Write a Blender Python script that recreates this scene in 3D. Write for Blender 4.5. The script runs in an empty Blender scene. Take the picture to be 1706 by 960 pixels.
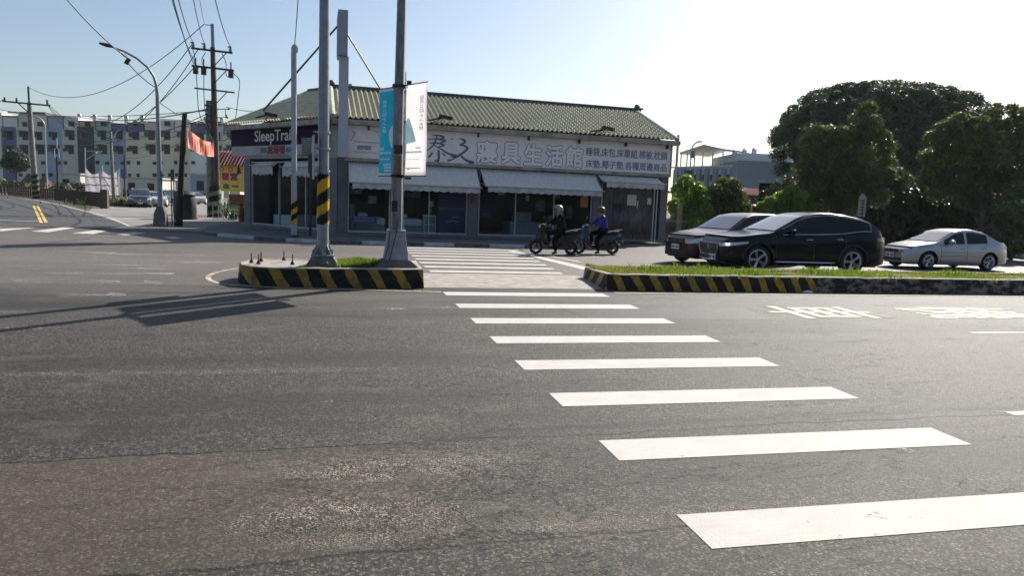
import bpy, math, random
import numpy as np
from mathutils import Vector, Matrix
random.seed(7); RNG=np.random.default_rng(7)
SC=bpy.context.scene; COL=SC.collection
R=math.radians
# ------------------------------------------------------------------ camera
cam=bpy.data.cameras.new('camera'); CO=bpy.data.objects.new('camera',cam); COL.objects.link(CO)
H0=1.8; PITCH,ROLL,YAW=0.1195,0.0391,0.2281; FPX=1198.6
fw=Vector((math.sin(YAW)*math.cos(PITCH),math.cos(YAW)*math.cos(PITCH),-math.sin(PITCH)))
r0=Vector((math.cos(YAW),-math.sin(YAW),0)); u0=r0.cross(fw)
cr=math.cos(ROLL)*r0+math.sin(ROLL)*u0; cu=-math.sin(ROLL)*r0+math.cos(ROLL)*u0
CO.matrix_world=Matrix(((cr.x,cu.x,-fw.x,0),(cr.y,cu.y,-fw.y,0),(cr.z,cu.z,-fw.z,H0),(0,0,0,1)))
cam.lens=FPX/1706*36; cam.clip_start=0.05; cam.clip_end=4000; SC.camera=CO
# ------------------------------------------------------------------ light
AZ,EL=47.5,36.5
W=bpy.data.worlds.new('World'); SC.world=W; W.use_nodes=True
nt=W.node_tree; bg=nt.nodes['Background']; sky=nt.nodes.new('ShaderNodeTexSky'); sky.sky_type='NISHITA'; sky.sun_disc=False
sky.sun_elevation=R(EL); sky.sun_rotation=R(AZ); sky.air_density=1.0; sky.dust_density=1.4; sky.ozone_density=1.5
nt.links.new(sky.outputs[0],bg.inputs[0]); bg.inputs[1].default_value=0.066
sl=bpy.data.lights.new('sun','SUN'); sl.energy=4.3; sl.angle=R(0.53); sl.color=(1,.955,.88)
so=bpy.data.objects.new('sun',sl); COL.objects.link(so)
SD=Vector((math.sin(R(AZ))*math.cos(R(EL)),math.cos(R(AZ))*math.cos(R(EL)),math.sin(R(EL))))
so.rotation_euler=SD.to_track_quat('Z','Y').to_euler(); so.location=(20,20,40)
SC.view_settings.view_transform='Standard'; SC.view_settings.look='None'; SC.view_settings.gamma=1; SC.view_settings.exposure=0.95
# ------------------------------------------------------------------ helpers
YM,SL=14.5,0.0184
def gz(y): return SL*(y-YM) if y<YM else 0.0
def ray(px,py): return fw+cr*((px-853)/FPX)+cu*((480-py)/FPX)
def at(px,py,z=0.0):
    "where the line of sight through a photograph pixel meets the level z"
    d=ray(px,py); q=Vector((0,0,H0))+d*((z-H0)/d.z)
    if z==0.0 and q.y<YM:
        t=(H0+SL*YM)/(SL*d.y-d.z); q=Vector((0,0,H0))+d*t
    return q
def deep(px,Z,z=0.0):
    "ground position at depth Z along the view in direction px"
    d=ray(px,336); d=Vector((d.x,d.y,0)); d=d*(Z/ (d.dot(Vector((fw.x,fw.y,0)))))
    return Vector((d.x,d.y,z))
def tag(o,label=None,cat=None,group=None,kind=None):
    if label: o['label']=label
    if cat: o['category']=cat
    if group: o['group']=group
    if kind: o['kind']=kind
    return o
def thing(name,label,cat,loc=(0,0,0),rz=0,group=None):
    o=bpy.data.objects.new(name,None); COL.objects.link(o); o.location=loc; o.rotation_euler=(0,0,rz); o.empty_display_size=.3
    return tag(o,label,cat,group)
def mw(o):
    return Matrix.Translation(o.location)@o.rotation_euler.to_matrix().to_4x4()
def WM(o):
    L=Matrix.Translation(o.location)@o.rotation_euler.to_matrix().to_4x4()
    return (WM(o.parent)@o.matrix_parent_inverse@L) if o.parent else L
def adopt(c,o):
    "hand a part built in world coordinates to a new parent"
    c.parent=o; c.matrix_parent_inverse=WM(o).inverted()
class MB:
    def __init__(s): s.v=[];s.f=[];s.mi=[]
    def add(s,vs,fs,m=0):
        n=len(s.v); s.v+= [tuple(v) for v in vs]; s.f+=[tuple(i+n for i in f) for f in fs]; s.mi+=[m]*len(fs); return s
    def box(s,c,d,rz=0,m=0,ry=0,rx=0):
        M=Matrix.Translation(c)@Matrix.Rotation(rz,4,'Z')@Matrix.Rotation(ry,4,'Y')@Matrix.Rotation(rx,4,'X')
        vs=[M@Vector((sx*d[0]/2,sy*d[1]/2,sz*d[2]/2)) for sx in (-1,1) for sy in (-1,1) for sz in (-1,1)]
        return s.add(vs,[(0,1,3,2),(4,6,7,5),(0,4,5,1),(2,3,7,6),(0,2,6,4),(1,5,7,3)],m)
    def bx(s,x0,x1,y0,y1,z0,z1,m=0): return s.box(((x0+x1)/2,(y0+y1)/2,(z0+z1)/2),(x1-x0,y1-y0,z1-z0),m=m)
    def tube(s,pts,rad,n=8,m=0,cap=True,sq=False):
        pts=[Vector(p) for p in pts]; k=len(pts)
        rad=[rad]*k if not isinstance(rad,(list,tuple)) else rad
        vs=[];fs=[]; ref=None
        for i,p in enumerate(pts):
            t=(pts[min(i+1,k-1)]-pts[max(i-1,0)]).normalized()
            if ref is None:
                ref=Vector((0,0,1)) if abs(t.z)<.9 else Vector((1,0,0))
            a=t.cross(ref); 
            if a.length<1e-4: a=t.cross(Vector((0,1,0)))
            a.normalize(); b=t.cross(a).normalized(); ref=-b if False else ref
            for j in range(n):
                an=2*math.pi*(j+(.5 if sq else 0))/n; vs.append(p+(a*math.cos(an)+b*math.sin(an))*rad[i])
        for i in range(k-1):
            for j in range(n): fs.append((i*n+j,i*n+(j+1)%n,(i+1)*n+(j+1)%n,(i+1)*n+j))
        if cap: fs.append(tuple(range(n-1,-1,-1))); fs.append(tuple((k-1)*n+j for j in range(n)))
        return s.add(vs,fs,m)
    def lathe(s,prof,c=(0,0,0),axis='Z',n=24,m=0,closed=False):
        # prof: (r,h)
        vs=[];fs=[];c=Vector(c)
        for r_,h in prof:
            for j in range(n):
                a=2*math.pi*j/n; x,y=r_*math.cos(a),r_*math.sin(a)
                vs.append(c+(Vector((x,y,h)) if axis=='Z' else Vector((x,h,y)) if axis=='Y' else Vector((h,x,y))))
        k=len(prof)
        for i in range(k if closed else k-1):
            i2=(i+1)%k
            for j in range(n): fs.append((i*n+j,i*n+(j+1)%n,i2*n+(j+1)%n,i2*n+j))
        return s.add(vs,fs,m)
    def poly(s,pts,th,up=Vector((0,0,1)),m=0):
        "flat polygon with thickness th along up"
        up=Vector(up); k=len(pts); a=[Vector(p) for p in pts]; b=[p+up*th for p in a]
        return s.add(a+b,[tuple(range(k-1,-1,-1)),tuple(range(k,2*k))]+[(i,(i+1)%k,(i+1)%k+k,i+k) for i in range(k)],m)
    def prism(s,prof,y0,y1,m=0,inset=0.0):
        "x,z outline extruded along y; inset shrinks the two ends"
        cx=sum(p[0] for p in prof)/len(prof); cz=sum(p[1] for p in prof)/len(prof); k=len(prof)
        lay=[(y0,1-inset),(y0+(y1-y0)*.22,1),(y1-(y1-y0)*.22,1),(y1,1-inset)] if inset else [(y0,1),(y1,1)]
        vs=[(cx+(x-cx)*q,y,cz+(z-cz)*q) for y,q in lay for x,z in prof]; fs=[]
        for i in range(len(lay)-1):
            for j in range(k): fs.append((i*k+j,i*k+(j+1)%k,(i+1)*k+(j+1)%k,(i+1)*k+j))
        fs.append(tuple(range(k-1,-1,-1))); fs.append(tuple((len(lay)-1)*k+j for j in range(k)))
        return s.add(vs,fs,m)
    def grid(s,P,m=0,wrap=False):
        a=len(P);b=len(P[0]); vs=[p for row in P for p in row]
        fs=[(i*b+j,i*b+j+1,(i+1)*b+j+1,(i+1)*b+j) for i in range(a-1) for j in range(b-1)]
        return s.add(vs,fs,m)
    def ball(s,c,rad,n=10,m=0):
        rad=(rad,)*3 if not isinstance(rad,(tuple,list)) else rad
        P=[[(c[0]+rad[0]*math.sin(math.pi*i/n)*math.cos(2*math.pi*j/(2*n)),c[1]+rad[1]*math.sin(math.pi*i/n)*math.sin(2*math.pi*j/(2*n)),c[2]+rad[2]*math.cos(math.pi*i/n)) for j in range(2*n+1)] for i in range(n+1)]
        return s.grid(P,m)
    def build(s,name,mats,parent=None,world=False,smooth=False,loc=None,bevel=0):
        me=bpy.data.meshes.new(name); me.from_pydata(s.v,[],s.f)
        for mm in (mats if isinstance(mats,(list,tuple)) else [mats]): me.materials.append(mm)
        if any(s.mi): me.polygons.foreach_set('material_index',s.mi)
        if smooth:
            me.polygons.foreach_set('use_smooth',[True]*len(s.f))
            if smooth!=2:
                try: me.set_sharp_from_angle(angle=R(40))
                except Exception: pass
        me.update()
        o=bpy.data.objects.new(name,me); COL.objects.link(o)
        if loc: o.location=loc
        if parent:
            o.parent=parent
            if world:
                o.matrix_parent_inverse=WM(parent).inverted()
        if bevel:
            b=o.modifiers.new('bevel','BEVEL'); b.width=bevel; b.segments=2; b.limit_method='ANGLE'
        return o
def npmesh(name,V,F,mats,parent=None,world=False,mi=None):
    me=bpy.data.meshes.new(name); V=np.asarray(V,np.float32); F=np.asarray(F,np.int32); n,k=F.shape
    me.vertices.add(len(V)); me.vertices.foreach_set('co',V.ravel()); me.loops.add(n*k); me.loops.foreach_set('vertex_index',F.ravel())
    me.polygons.add(n); me.polygons.foreach_set('loop_start',np.arange(0,n*k,k,dtype=np.int32)); 
    for mm in (mats if isinstance(mats,(list,tuple)) else [mats]): me.materials.append(mm)
    if mi is not None: me.polygons.foreach_set('material_index',np.asarray(mi,np.int32))
    me.update(calc_edges=True); o=bpy.data.objects.new(name,me); COL.objects.link(o)
    if parent:
        o.parent=parent
        if world: o.matrix_parent_inverse=mw(parent).inverted()
    return o
def copy_tree(o,parent=None):
    c=o.copy(); COL.objects.link(c)
    if parent: c.parent=parent
    for ch in [x for x in bpy.data.objects if x.parent==o and x!=c]: copy_tree(ch,c)
    return c
# ---- materials
def nd(t,k,**kw):
    n=t.nodes.new('ShaderNode'+k)
    for a,b in kw.items(): setattr(n,a,b)
    return n
def mat(name,col,rough=.6,metal=0,var=.0,scale=4,bump=0,bscale=40,spec=.5,coat=0,col2=None,stretch=None,emit=None,emis=0):
    m=bpy.data.materials.new(name); m.use_nodes=True; t=m.node_tree; b=t.nodes['Principled BSDF']
    b.inputs['Base Color'].default_value=(*col,1); b.inputs['Roughness'].default_value=rough; b.inputs['Metallic'].default_value=metal
    b.inputs['Specular IOR Level'].default_value=spec; b.inputs['Coat Weight'].default_value=coat; b.inputs['Coat Roughness'].default_value=.05
    if emit: b.inputs['Emission Color'].default_value=(*emit,1); b.inputs['Emission Strength'].default_value=emis
    tc=nd(t,'TexCoord'); src=tc.outputs['Object']
    if stretch:
        mp=nd(t,'Mapping'); mp.inputs['Scale'].default_value=stretch; t.links.new(src,mp.inputs[0]); src=mp.outputs[0]
    if var or col2:
        n=nd(t,'TexNoise'); n.inputs['Scale'].default_value=scale; n.inputs['Detail'].default_value=6; n.inputs['Roughness'].default_value=.65; t.links.new(src,n.inputs[0])
        r=nd(t,'ValToRGB'); t.links.new(n.outputs[0],r.inputs[0])
        c2=col2 or tuple(max(0,c*(1-var*2)) for c in col); c1=col if col2 else tuple(min(1,c*(1+var)) for c in col)
        r.color_ramp.elements[0].position=.35; r.color_ramp.elements[1].position=.62
        r.color_ramp.elements[0].color=(*c2,1); r.color_ramp.elements[1].color=(*c1,1); t.links.new(r.outputs[0],b.inputs['Base Color'])
    if bump:
        n=nd(t,'TexNoise'); n.inputs['Scale'].default_value=bscale; n.inputs['Detail'].default_value=4; t.links.new(src,n.inputs[0])
        bp=nd(t,'Bump'); bp.inputs['Strength'].default_value=bump; bp.inputs['Distance'].default_value=.02; t.links.new(n.outputs[0],bp.inputs['Height']); t.links.new(bp.outputs[0],b.inputs['Normal'])
    return m
def math_(t,op,a,b=None,c=None,clamp=False):
    n=nd(t,'Math',operation=op,use_clamp=clamp)
    for i,x in enumerate((a,b,c)):
        if x is None: continue
        if isinstance(x,(int,float)): n.inputs[i].default_value=x
        else: t.links.new(x,n.inputs[i])
    return n.outputs[0]
def mixc(t,f,a,b,mode='MIX'):
    n=nd(t,'MixRGB',blend_type=mode)
    for i,x in enumerate((f,a,b)):
        if isinstance(x,(int,float)): n.inputs[i].default_value=x
        elif isinstance(x,tuple): n.inputs[i].default_value=(*x,1)
        else: t.links.new(x,n.inputs[i])
    return n.outputs[0]
def noise(t,src,scale,detail=4,rough=.6,stretch=None,kind='TexNoise'):
    if stretch:
        mp=nd(t,'Mapping'); mp.inputs['Scale'].default_value=stretch; t.links.new(src,mp.inputs[0]); src=mp.outputs[0]
    n=nd(t,kind); n.inputs['Scale'].default_value=scale
    if kind=='TexNoise': n.inputs['Detail'].default_value=detail; n.inputs['Roughness'].default_value=rough
    t.links.new(src,n.inputs[0]); return n.outputs[0]
def ramp(t,src,p0,p1,c0=(0,0,0),c1=(1,1,1)):
    r=nd(t,'ValToRGB'); r.color_ramp.elements[0].position=p0; r.color_ramp.elements[1].position=p1
    r.color_ramp.elements[0].color=(*c0,1); r.color_ramp.elements[1].color=(*c1,1); t.links.new(src,r.inputs[0]); return r.outputs[0]
def asphalt(name,base,near=False,light=1.0):
    m=bpy.data.materials.new(name); m.use_nodes=True; t=m.node_tree; b=t.nodes['Principled BSDF']
    tc=nd(t,'TexCoord'); P=tc.outputs['Object']; sp=nd(t,'SeparateXYZ'); t.links.new(P,sp.inputs[0]); X,Y=sp.outputs[0],sp.outputs[1]
    c=mixc(t,ramp(t,noise(t,P,.35,5,.6,(.22,1,1)),.35,.65),tuple(x*.78 for x in base),tuple(x*1.18 for x in base))
    c=mixc(t,math_(t,'MULTIPLY',ramp(t,noise(t,P,2.2,6,.7,(.5,1,1)),.4,.72),.35),c,tuple(x*1.5 for x in base))
    # aggregate: chips of lighter and darker stone
    v=nd(t,'TexVoronoi'); v.inputs['Scale'].default_value=62 if near else 70; t.links.new(P,v.inputs[0])
    ch=nd(t,'SeparateColor'); t.links.new(v.outputs['Color'],ch.inputs[0])
    gain=ramp(t,ch.outputs[0],0,1,(.30,.30,.30),(1.0,1.0,1.0)); lum=math_(t,'ADD',math_(t,'MULTIPLY',math_(t,'POWER',ch.outputs[0],3.0 if near else 2.0),3.4 if near else 1.3),.22 if near else .5)
    tint=mixc(t,ch.outputs[1],(1.12,.96,.80),(.95,1.0,1.06))
    c=mixc(t,1.0,mixc(t,1.0,c,tint,'MULTIPLY'),lum,'MULTIPLY')
    if near: c=mixc(t,math_(t,'MULTIPLY',ramp(t,v.outputs['Distance'],.35,.7),.5),c,(.012,.011,.010))
    if near:
        v3=nd(t,'TexVoronoi'); v3.inputs['Scale'].default_value=38; t.links.new(P,v3.inputs[0]); c3=nd(t,'SeparateColor'); t.links.new(v3.outputs['Color'],c3.inputs[0])
        chip=math_(t,'MULTIPLY',math_(t,'GREATER_THAN',c3.outputs[0],.88),math_(t,'LESS_THAN',v3.outputs['Distance'],.30))
        chip=math_(t,'MULTIPLY',chip,ramp(t,noise(t,P,1.6,4,.6),.38,.62,(.25,.25,.25),(1,1,1)))
        c=mixc(t,math_(t,'MULTIPLY',chip,.85),c,mixc(t,c3.outputs[1],(.34,.26,.17),(.30,.29,.28)))
        pit=math_(t,'MULTIPLY',math_(t,'GREATER_THAN',c3.outputs[2],.84),math_(t,'LESS_THAN',v3.outputs['Distance'],.34)); c=mixc(t,math_(t,'MULTIPLY',pit,.8),c,(.008,.007,.006))
    gr=noise(t,P,38,6,.85); c=mixc(t,math_(t,'MULTIPLY',ramp(t,gr,.52,.62),.55),c,tuple(x*2.1 for x in base)); c=mixc(t,math_(t,'MULTIPLY',ramp(t,gr,.38,.48,(1,1,1),(0,0,0)),.6),c,tuple(x*.25 for x in base))
    hgt=math_(t,'ADD',noise(t,P,60,4,.75),math_(t,'MULTIPLY',ch.outputs[0],.8))
    if near:
        c=mixc(t,ramp(t,math_(t,'ADD',math_(t,'MULTIPLY',math_(t,'SUBTRACT',Y,9.5),.2),math_(t,'MULTIPLY',math_(t,'SUBTRACT',noise(t,P,.8,6,.65,(.35,1,1)),.5),.9)),.1,.95),c,mixc(t,.70,c,(.100,.092,.082)))
        wob=math_(t,'MULTIPLY',math_(t,'SUBTRACT',noise(t,P,1.1,6,.65),.5),.30)
        yw=math_(t,'ADD',Y,wob)
        yx=math_(t,'SUBTRACT',yw,math_(t,'MULTIPLY',X,.035))
        def line(y0,w,x0=None,x1=None):
            d=math_(t,'ABSOLUTE',math_(t,'SUBTRACT',yx,y0)); o=math_(t,'SUBTRACT',1.0,math_(t,'DIVIDE',d,w),clamp=True)
            if x0 is not None:
                o=math_(t,'MULTIPLY',o,math_(t,'GREATER_THAN',X,x0))
                o=math_(t,'MULTIPLY',o,math_(t,'LESS_THAN',X,x1))
            return o
        # old, browner lane strip between the two seams, left part
        inb=math_(t,'MULTIPLY',math_(t,'GREATER_THAN',yx,3.88),math_(t,'LESS_THAN',yx,5.60))
        c=mixc(t,math_(t,'MULTIPLY',inb,math_(t,'MULTIPLY',ramp(t,math_(t,'ADD',math_(t,'MULTIPLY',X,-.18),.5),.25,.9),.5)),c,(.088,.066,.043))
        # worn stony patches
        def patch(x0,y0,rx,ry):
            a=math_(t,'POWER',math_(t,'DIVIDE',math_(t,'SUBTRACT',X,x0),rx),2); e=math_(t,'POWER',math_(t,'DIVIDE',math_(t,'SUBTRACT',Y,y0),ry),2)
            return math_(t,'SUBTRACT',1.15,math_(t,'ADD',math_(t,'ADD',a,e),math_(t,'MULTIPLY',wob,6)),clamp=True)
        pt=math_(t,'MAXIMUM',patch(.1,4.35,.85,.38),math_(t,'MAXIMUM',patch(.5,5.15,.9,.3),patch(2.4,4.1,1.6,.16)))
        pt=math_(t,'MAXIMUM',pt,math_(t,'MULTIPLY',patch(-1.5,8.0,3.0,.12),.6))
        pt=math_(t,'MAXIMUM',pt,math_(t,'MULTIPLY',patch(-4.6,7.6,1.0,.3),.8))
        v2=nd(t,'TexVoronoi'); v2.inputs['Scale'].default_value=70; t.links.new(P,v2.inputs[0]); c2=nd(t,'SeparateColor'); t.links.new(v2.outputs['Color'],c2.inputs[0])
        ag=noise(t,P,9,6,.75); pm=math_(t,'MULTIPLY',pt,ramp(t,ag,.40,.60)); st=ramp(t,v2.outputs['Distance'],.25,.62,(1,1,1),(0,0,0))
        stone=mixc(t,c2.outputs[0],(.20,.16,.12),(.80,.68,.54)); pc=mixc(t,st,(.012,.010,.009),stone)
        c=mixc(t,math_(t,'MULTIPLY',pm,.85),c,pc)
        # long dark tyre-polished and oily bands, and warm stained zones
        c=mixc(t,math_(t,'MULTIPLY',ramp(t,noise(t,P,.55,6,.7,(.18,1,1)),.48,.62),.8),c,tuple(x*.40 for x in base))
        c=mixc(t,math_(t,'MULTIPLY',ramp(t,noise(t,P,1.3,7,.75,(.5,1,1)),.56,.70),.45),c,(.15,.125,.095))
        dk=math_(t,'MAXIMUM',line(5.60,.03),line(3.88,.025))
        dk=math_(t,'MAXIMUM',dk,math_(t,'MULTIPLY',line(5.78,.10,1.2,30),.75))
        # branching cracks where the strip has broken up
        cn=noise(t,P,1.7,9,.62); reg=math_(t,'MULTIPLY',math_(t,'SUBTRACT',1.0,math_(t,'DIVIDE',math_(t,'ABSOLUTE',math_(t,'SUBTRACT',X,.55)),1.3),clamp=True),inb)
        crk=math_(t,'MULTIPLY',math_(t,'SUBTRACT',1.0,math_(t,'DIVIDE',math_(t,'ABSOLUTE',math_(t,'SUBTRACT',cn,.505)),math_(t,'MULTIPLY',noise(t,P,6,3),.016)),clamp=True),math_(t,'MULTIPLY',reg,2.2,clamp=True))
        far=math_(t,'MULTIPLY',math_(t,'SUBTRACT',1.0,math_(t,'DIVIDE',math_(t,'ABSOLUTE',math_(t,'SUBTRACT',noise(t,P,.9,9,.6,(.35,1,1)),.5)),.0022),clamp=True),.6)
        dk=math_(t,'MULTIPLY',dk,ramp(t,noise(t,P,2.5,5,.7),.36,.5,(.25,.25,.25),(1,1,1)))
        dk=math_(t,'MAXIMUM',dk,math_(t,'MAXIMUM',crk,far))
        c=mixc(t,math_(t,'MULTIPLY',dk,.9),c,(.006,.006,.006))
        hgt=math_(t,'SUBTRACT',math_(t,'ADD',hgt,math_(t,'MULTIPLY',math_(t,'MULTIPLY',pm,st),1.0)),math_(t,'MULTIPLY',dk,1.2))
    t.links.new(c,b.inputs['Base Color'])
    b.inputs['Roughness'].default_value=.70; b.inputs['Specular IOR Level'].default_value=.34
    bp=nd(t,'Bump'); bp.inputs['Strength'].default_value=.75 if near else .45; bp.inputs['Distance'].default_value=.012; t.links.new(hgt,bp.inputs['Height']); t.links.new(bp.outputs[0],b.inputs['Normal'])
    return m
def paint(name,col,wear=.12,under=(.07,.07,.07),scale=14):
    m=bpy.data.materials.new(name); m.use_nodes=True; t=m.node_tree; b=t.nodes['Principled BSDF']; tc=nd(t,'TexCoord'); P=tc.outputs['Object']
    n=math_(t,'ADD',math_(t,'MULTIPLY',noise(t,P,scale,7,.75),.6),math_(t,'MULTIPLY',noise(t,P,1.3,4,.6,(.4,1,1)),.4))
    k=ramp(t,n,.30+wear*.5,.36+wear*.62)
    c=mixc(t,math_(t,'MULTIPLY',ramp(t,noise(t,P,3,5,.6),.35,.7),.30),col,tuple(x*.55 for x in col)); c=mixc(t,math_(t,'MULTIPLY',ramp(t,noise(t,P,2.2,6,.7,(.15,1.6,1)),.52,.68),.22),c,(.28,.25,.22))
    t.links.new(c,b.inputs['Base Color']); b.inputs['Roughness'].default_value=.75; b.inputs['Specular IOR Level'].default_value=.2
    tr=nd(t,'BsdfTransparent'); mx=nd(t,'MixShader'); t.links.new(k,mx.inputs[0]); t.links.new(tr.outputs[0],mx.inputs[1]); t.links.new(b.outputs[0],mx.inputs[2]); t.links.new(mx.outputs[0],t.nodes['Material Output'].inputs[0])
    bp=nd(t,'Bump'); bp.inputs['Strength'].default_value=.35; bp.inputs['Distance'].default_value=.01; t.links.new(noise(t,P,80,3),bp.inputs['Height']); t.links.new(bp.outputs[0],b.inputs['Normal'])
    return m
def hazard(name,per=.44,slope=.5,ax='X',xend=None,yel=(.44,.27,.05),blk=(.012,.012,.012),frac=.45,dirt=.35):
    m=bpy.data.materials.new(name); m.use_nodes=True; t=m.node_tree; b=t.nodes['Principled BSDF']; tc=nd(t,'TexCoord'); P=tc.outputs['Object']
    sp=nd(t,'SeparateXYZ'); t.links.new(P,sp.inputs[0]); X,Y,Z=sp.outputs
    wob=math_(t,'ADD',math_(t,'MULTIPLY',math_(t,'SUBTRACT',noise(t,P,11,5,.7),.5),.10),math_(t,'MULTIPLY',math_(t,'SUBTRACT',noise(t,P,1.1,2),.5),.16))
    if ax=='X': s_=math_(t,'ADD',math_(t,'ADD',X,math_(t,'MULTIPLY',Y,.35)),math_(t,'MULTIPLY',Z,slope))
    else:
        an=math_(t,'ARCTAN2',Y,X); s_=math_(t,'ADD',math_(t,'MULTIPLY',Z,slope),math_(t,'MULTIPLY',an,per/(2*math.pi)))
    f_=math_(t,'FRACT',math_(t,'ADD',math_(t,'DIVIDE',math_(t,'ADD',s_,wob),per),40.0))
    k=math_(t,'LESS_THAN',f_,frac)
    c=mixc(t,k,blk,yel); b.inputs['Specular IOR Level'].default_value=.2
    c=mixc(t,math_(t,'MULTIPLY',ramp(t,noise(t,P,5,7,.75),.52-.15*dirt,.68),.85),c,(.05,.043,.035))
    if xend is not None:
        bare=mixc(t,ramp(t,noise(t,P,3.2,7,.7,(1,1,2.2)),.47,.6),(.022,.021,.02),(.26,.235,.20))
        c=mixc(t,math_(t,'GREATER_THAN',X,xend),c,bare)
    t.links.new(c,b.inputs['Base Color']); b.inputs['Roughness'].default_value=.7
    bp=nd(t,'Bump'); bp.inputs['Strength'].default_value=.5; bp.inputs['Distance'].default_value=.02; t.links.new(noise(t,P,22,6,.7),bp.inputs['Height']); t.links.new(bp.outputs[0],b.inputs['Normal'])
    return m
def leafmat(name,c1,c2,trans=.35,low=.6,gloss=.35):
    m=bpy.data.materials.new(name); m.use_nodes=True; t=m.node_tree; b=t.nodes['Principled BSDF']; out=t.nodes['Material Output']
    g=nd(t,'NewGeometry'); tc=nd(t,'TexCoord')
    k=math_(t,'ADD',math_(t,'MULTIPLY',g.outputs['Random Per Island'],.55),math_(t,'MULTIPLY',noise(t,tc.outputs['Object'],low,3),.55),clamp=True)
    c=mixc(t,k,c1,c2); t.links.new(c,b.inputs['Base Color']); b.inputs['Roughness'].default_value=gloss; b.inputs['Specular IOR Level'].default_value=.5
    tr=nd(t,'BsdfTranslucent'); c3=mixc(t,.5,c,(c2[0]*1.6,c2[1]*1.7,c2[2]*.7)); t.links.new(c3,tr.inputs[0])
    mx=nd(t,'MixShader'); mx.inputs[0].default_value=trans; t.links.new(b.outputs[0],mx.inputs[1]); t.links.new(tr.outputs[0],mx.inputs[2]); t.links.new(mx.outputs[0],out.inputs[0])
    return m
def glassmat(name,tint=(.75,.8,.8),refl=1.0,ior=1.5,rough=0.0):
    m=bpy.data.materials.new(name); m.use_nodes=True; t=m.node_tree; t.nodes.remove(t.nodes['Principled BSDF']); out=t.nodes['Material Output']
    fr=nd(t,'Fresnel'); fr.inputs[0].default_value=ior; tr=nd(t,'BsdfTransparent'); tr.inputs[0].default_value=(*tint,1); gl=nd(t,'BsdfGlossy'); gl.inputs['Roughness'].default_value=rough
    gl.inputs[0].default_value=(.9,.93,.95,1)
    mx=nd(t,'MixShader'); t.links.new(math_(t,'MULTIPLY',fr.outputs[0],refl,clamp=True),mx.inputs[0]); t.links.new(tr.outputs[0],mx.inputs[1]); t.links.new(gl.outputs[0],mx.inputs[2]); t.links.new(mx.outputs[0],out.inputs[0])
    return m
def clothmat(name,col,trans=.5,col2=None):
    m=bpy.data.materials.new(name); m.use_nodes=True; t=m.node_tree; b=t.nodes['Principled BSDF']; out=t.nodes['Material Output']; tc=nd(t,'TexCoord')
    c=mixc(t,ramp(t,noise(t,tc.outputs['Object'],5,4),.35,.65),col,col2 or tuple(x*.85 for x in col))
    t.links.new(c,b.inputs['Base Color']); b.inputs['Roughness'].default_value=.7; tr=nd(t,'BsdfTranslucent'); t.links.new(c,tr.inputs[0])
    mx=nd(t,'MixShader'); mx.inputs[0].default_value=trans; t.links.new(b.outputs[0],mx.inputs[1]); t.links.new(tr.outputs[0],mx.inputs[2]); t.links.new(mx.outputs[0],out.inputs[0]); return m
def textobj(name,body,width,height,m,origin,ex,ey,parent=None,world=True,offset=0.0,thick=.004,bold=0,gap=1.0,uniform=False):
    "mesh lettering fitted into width x height; origin = lower left corner, ex/ey = reading and up direction"
    c=bpy.data.curves.new(name,'FONT'); c.body=body; c.size=1; c.space_character=gap; c.fill_mode='FRONT'; c.resolution_u=4
    tmp=bpy.data.objects.new('tmp',c); COL.objects.link(tmp); dg=bpy.context.evaluated_depsgraph_get(); me=bpy.data.meshes.new_from_object(tmp.evaluated_get(dg)); bpy.data.objects.remove(tmp)
    if not me.vertices: return None
    co=np.array([v.co[:] for v in me.vertices]); lo=co.min(0); hi=co.max(0); sx=width/(hi[0]-lo[0]); sy=height/(hi[1]-lo[1])
    ex=Vector(ex).normalized(); ey=Vector(ey).normalized(); n=ex.cross(ey); O=Vector(origin)
    base=[O+ex*((p[0]-lo[0])*sx)+ey*((p[1]-lo[1])*sy)+n*thick for p in co]
    if offset<=0:
        for v,b in zip(me.vertices,base): v.co=b
    else:
        fs=[tuple(p.vertices) for p in me.polygons]; mb=MB()
        for k in range(9):
            d=Vector((0,0,0)) if k==8 else (ex*math.cos(k*math.pi/4)+ey*math.sin(k*math.pi/4))*offset
            mb.add([b+d+n*(k*.0003) for b in base],fs)
        me=bpy.data.meshes.new(name); me.from_pydata(mb.v,[],mb.f)
    me.materials.clear(); me.materials.append(m); me.name=name
    o=bpy.data.objects.new(name,me); COL.objects.link(o)
    if parent:
        o.parent=parent
        if world: o.matrix_parent_inverse=WM(parent).inverted()
    return o
M={}
M['road_near']=asphalt('asphalt_near',(.046,.040,.034),near=True)
M['road_far']=asphalt('asphalt_far',(.105,.097,.088))
M['road_side']=asphalt('asphalt_side',(.062,.062,.065))
M['lot']=mat('lot_concrete',(.21,.195,.175),.85,var=.15,scale=.6,bump=.3,bscale=30)
M['earth']=mat('earth',(.10,.09,.06),.95,var=.2,scale=.3,bump=.5,bscale=6,col2=(.05,.06,.03))
M['conc']=mat('concrete',(.30,.29,.27),.85,var=.18,scale=2.5,bump=.4,bscale=25)
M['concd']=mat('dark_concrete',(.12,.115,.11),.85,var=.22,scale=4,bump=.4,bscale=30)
M['refuge']=mat('refuge_concrete',(.33,.305,.27),.85,scale=3.2,bump=.6,bscale=24,col2=(.21,.185,.155))
M['pave']=mat('pavement_concrete',(.12,.117,.112),.8,var=.18,scale=1.3,bump=.3,bscale=30)
M['white']=paint('white_road_paint',(.51,.48,.445),wear=.04)
M['worn']=paint('worn_road_paint',(.42,.40,.37),wear=.41,under=(.13,.125,.12),scale=22)
M['cream']=paint('cream_road_paint',(.62,.57,.42),wear=.16)
M['yellowline']=paint('yellow_line_paint',(.50,.42,.30),wear=.24,under=(.14,.13,.12))
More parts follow.
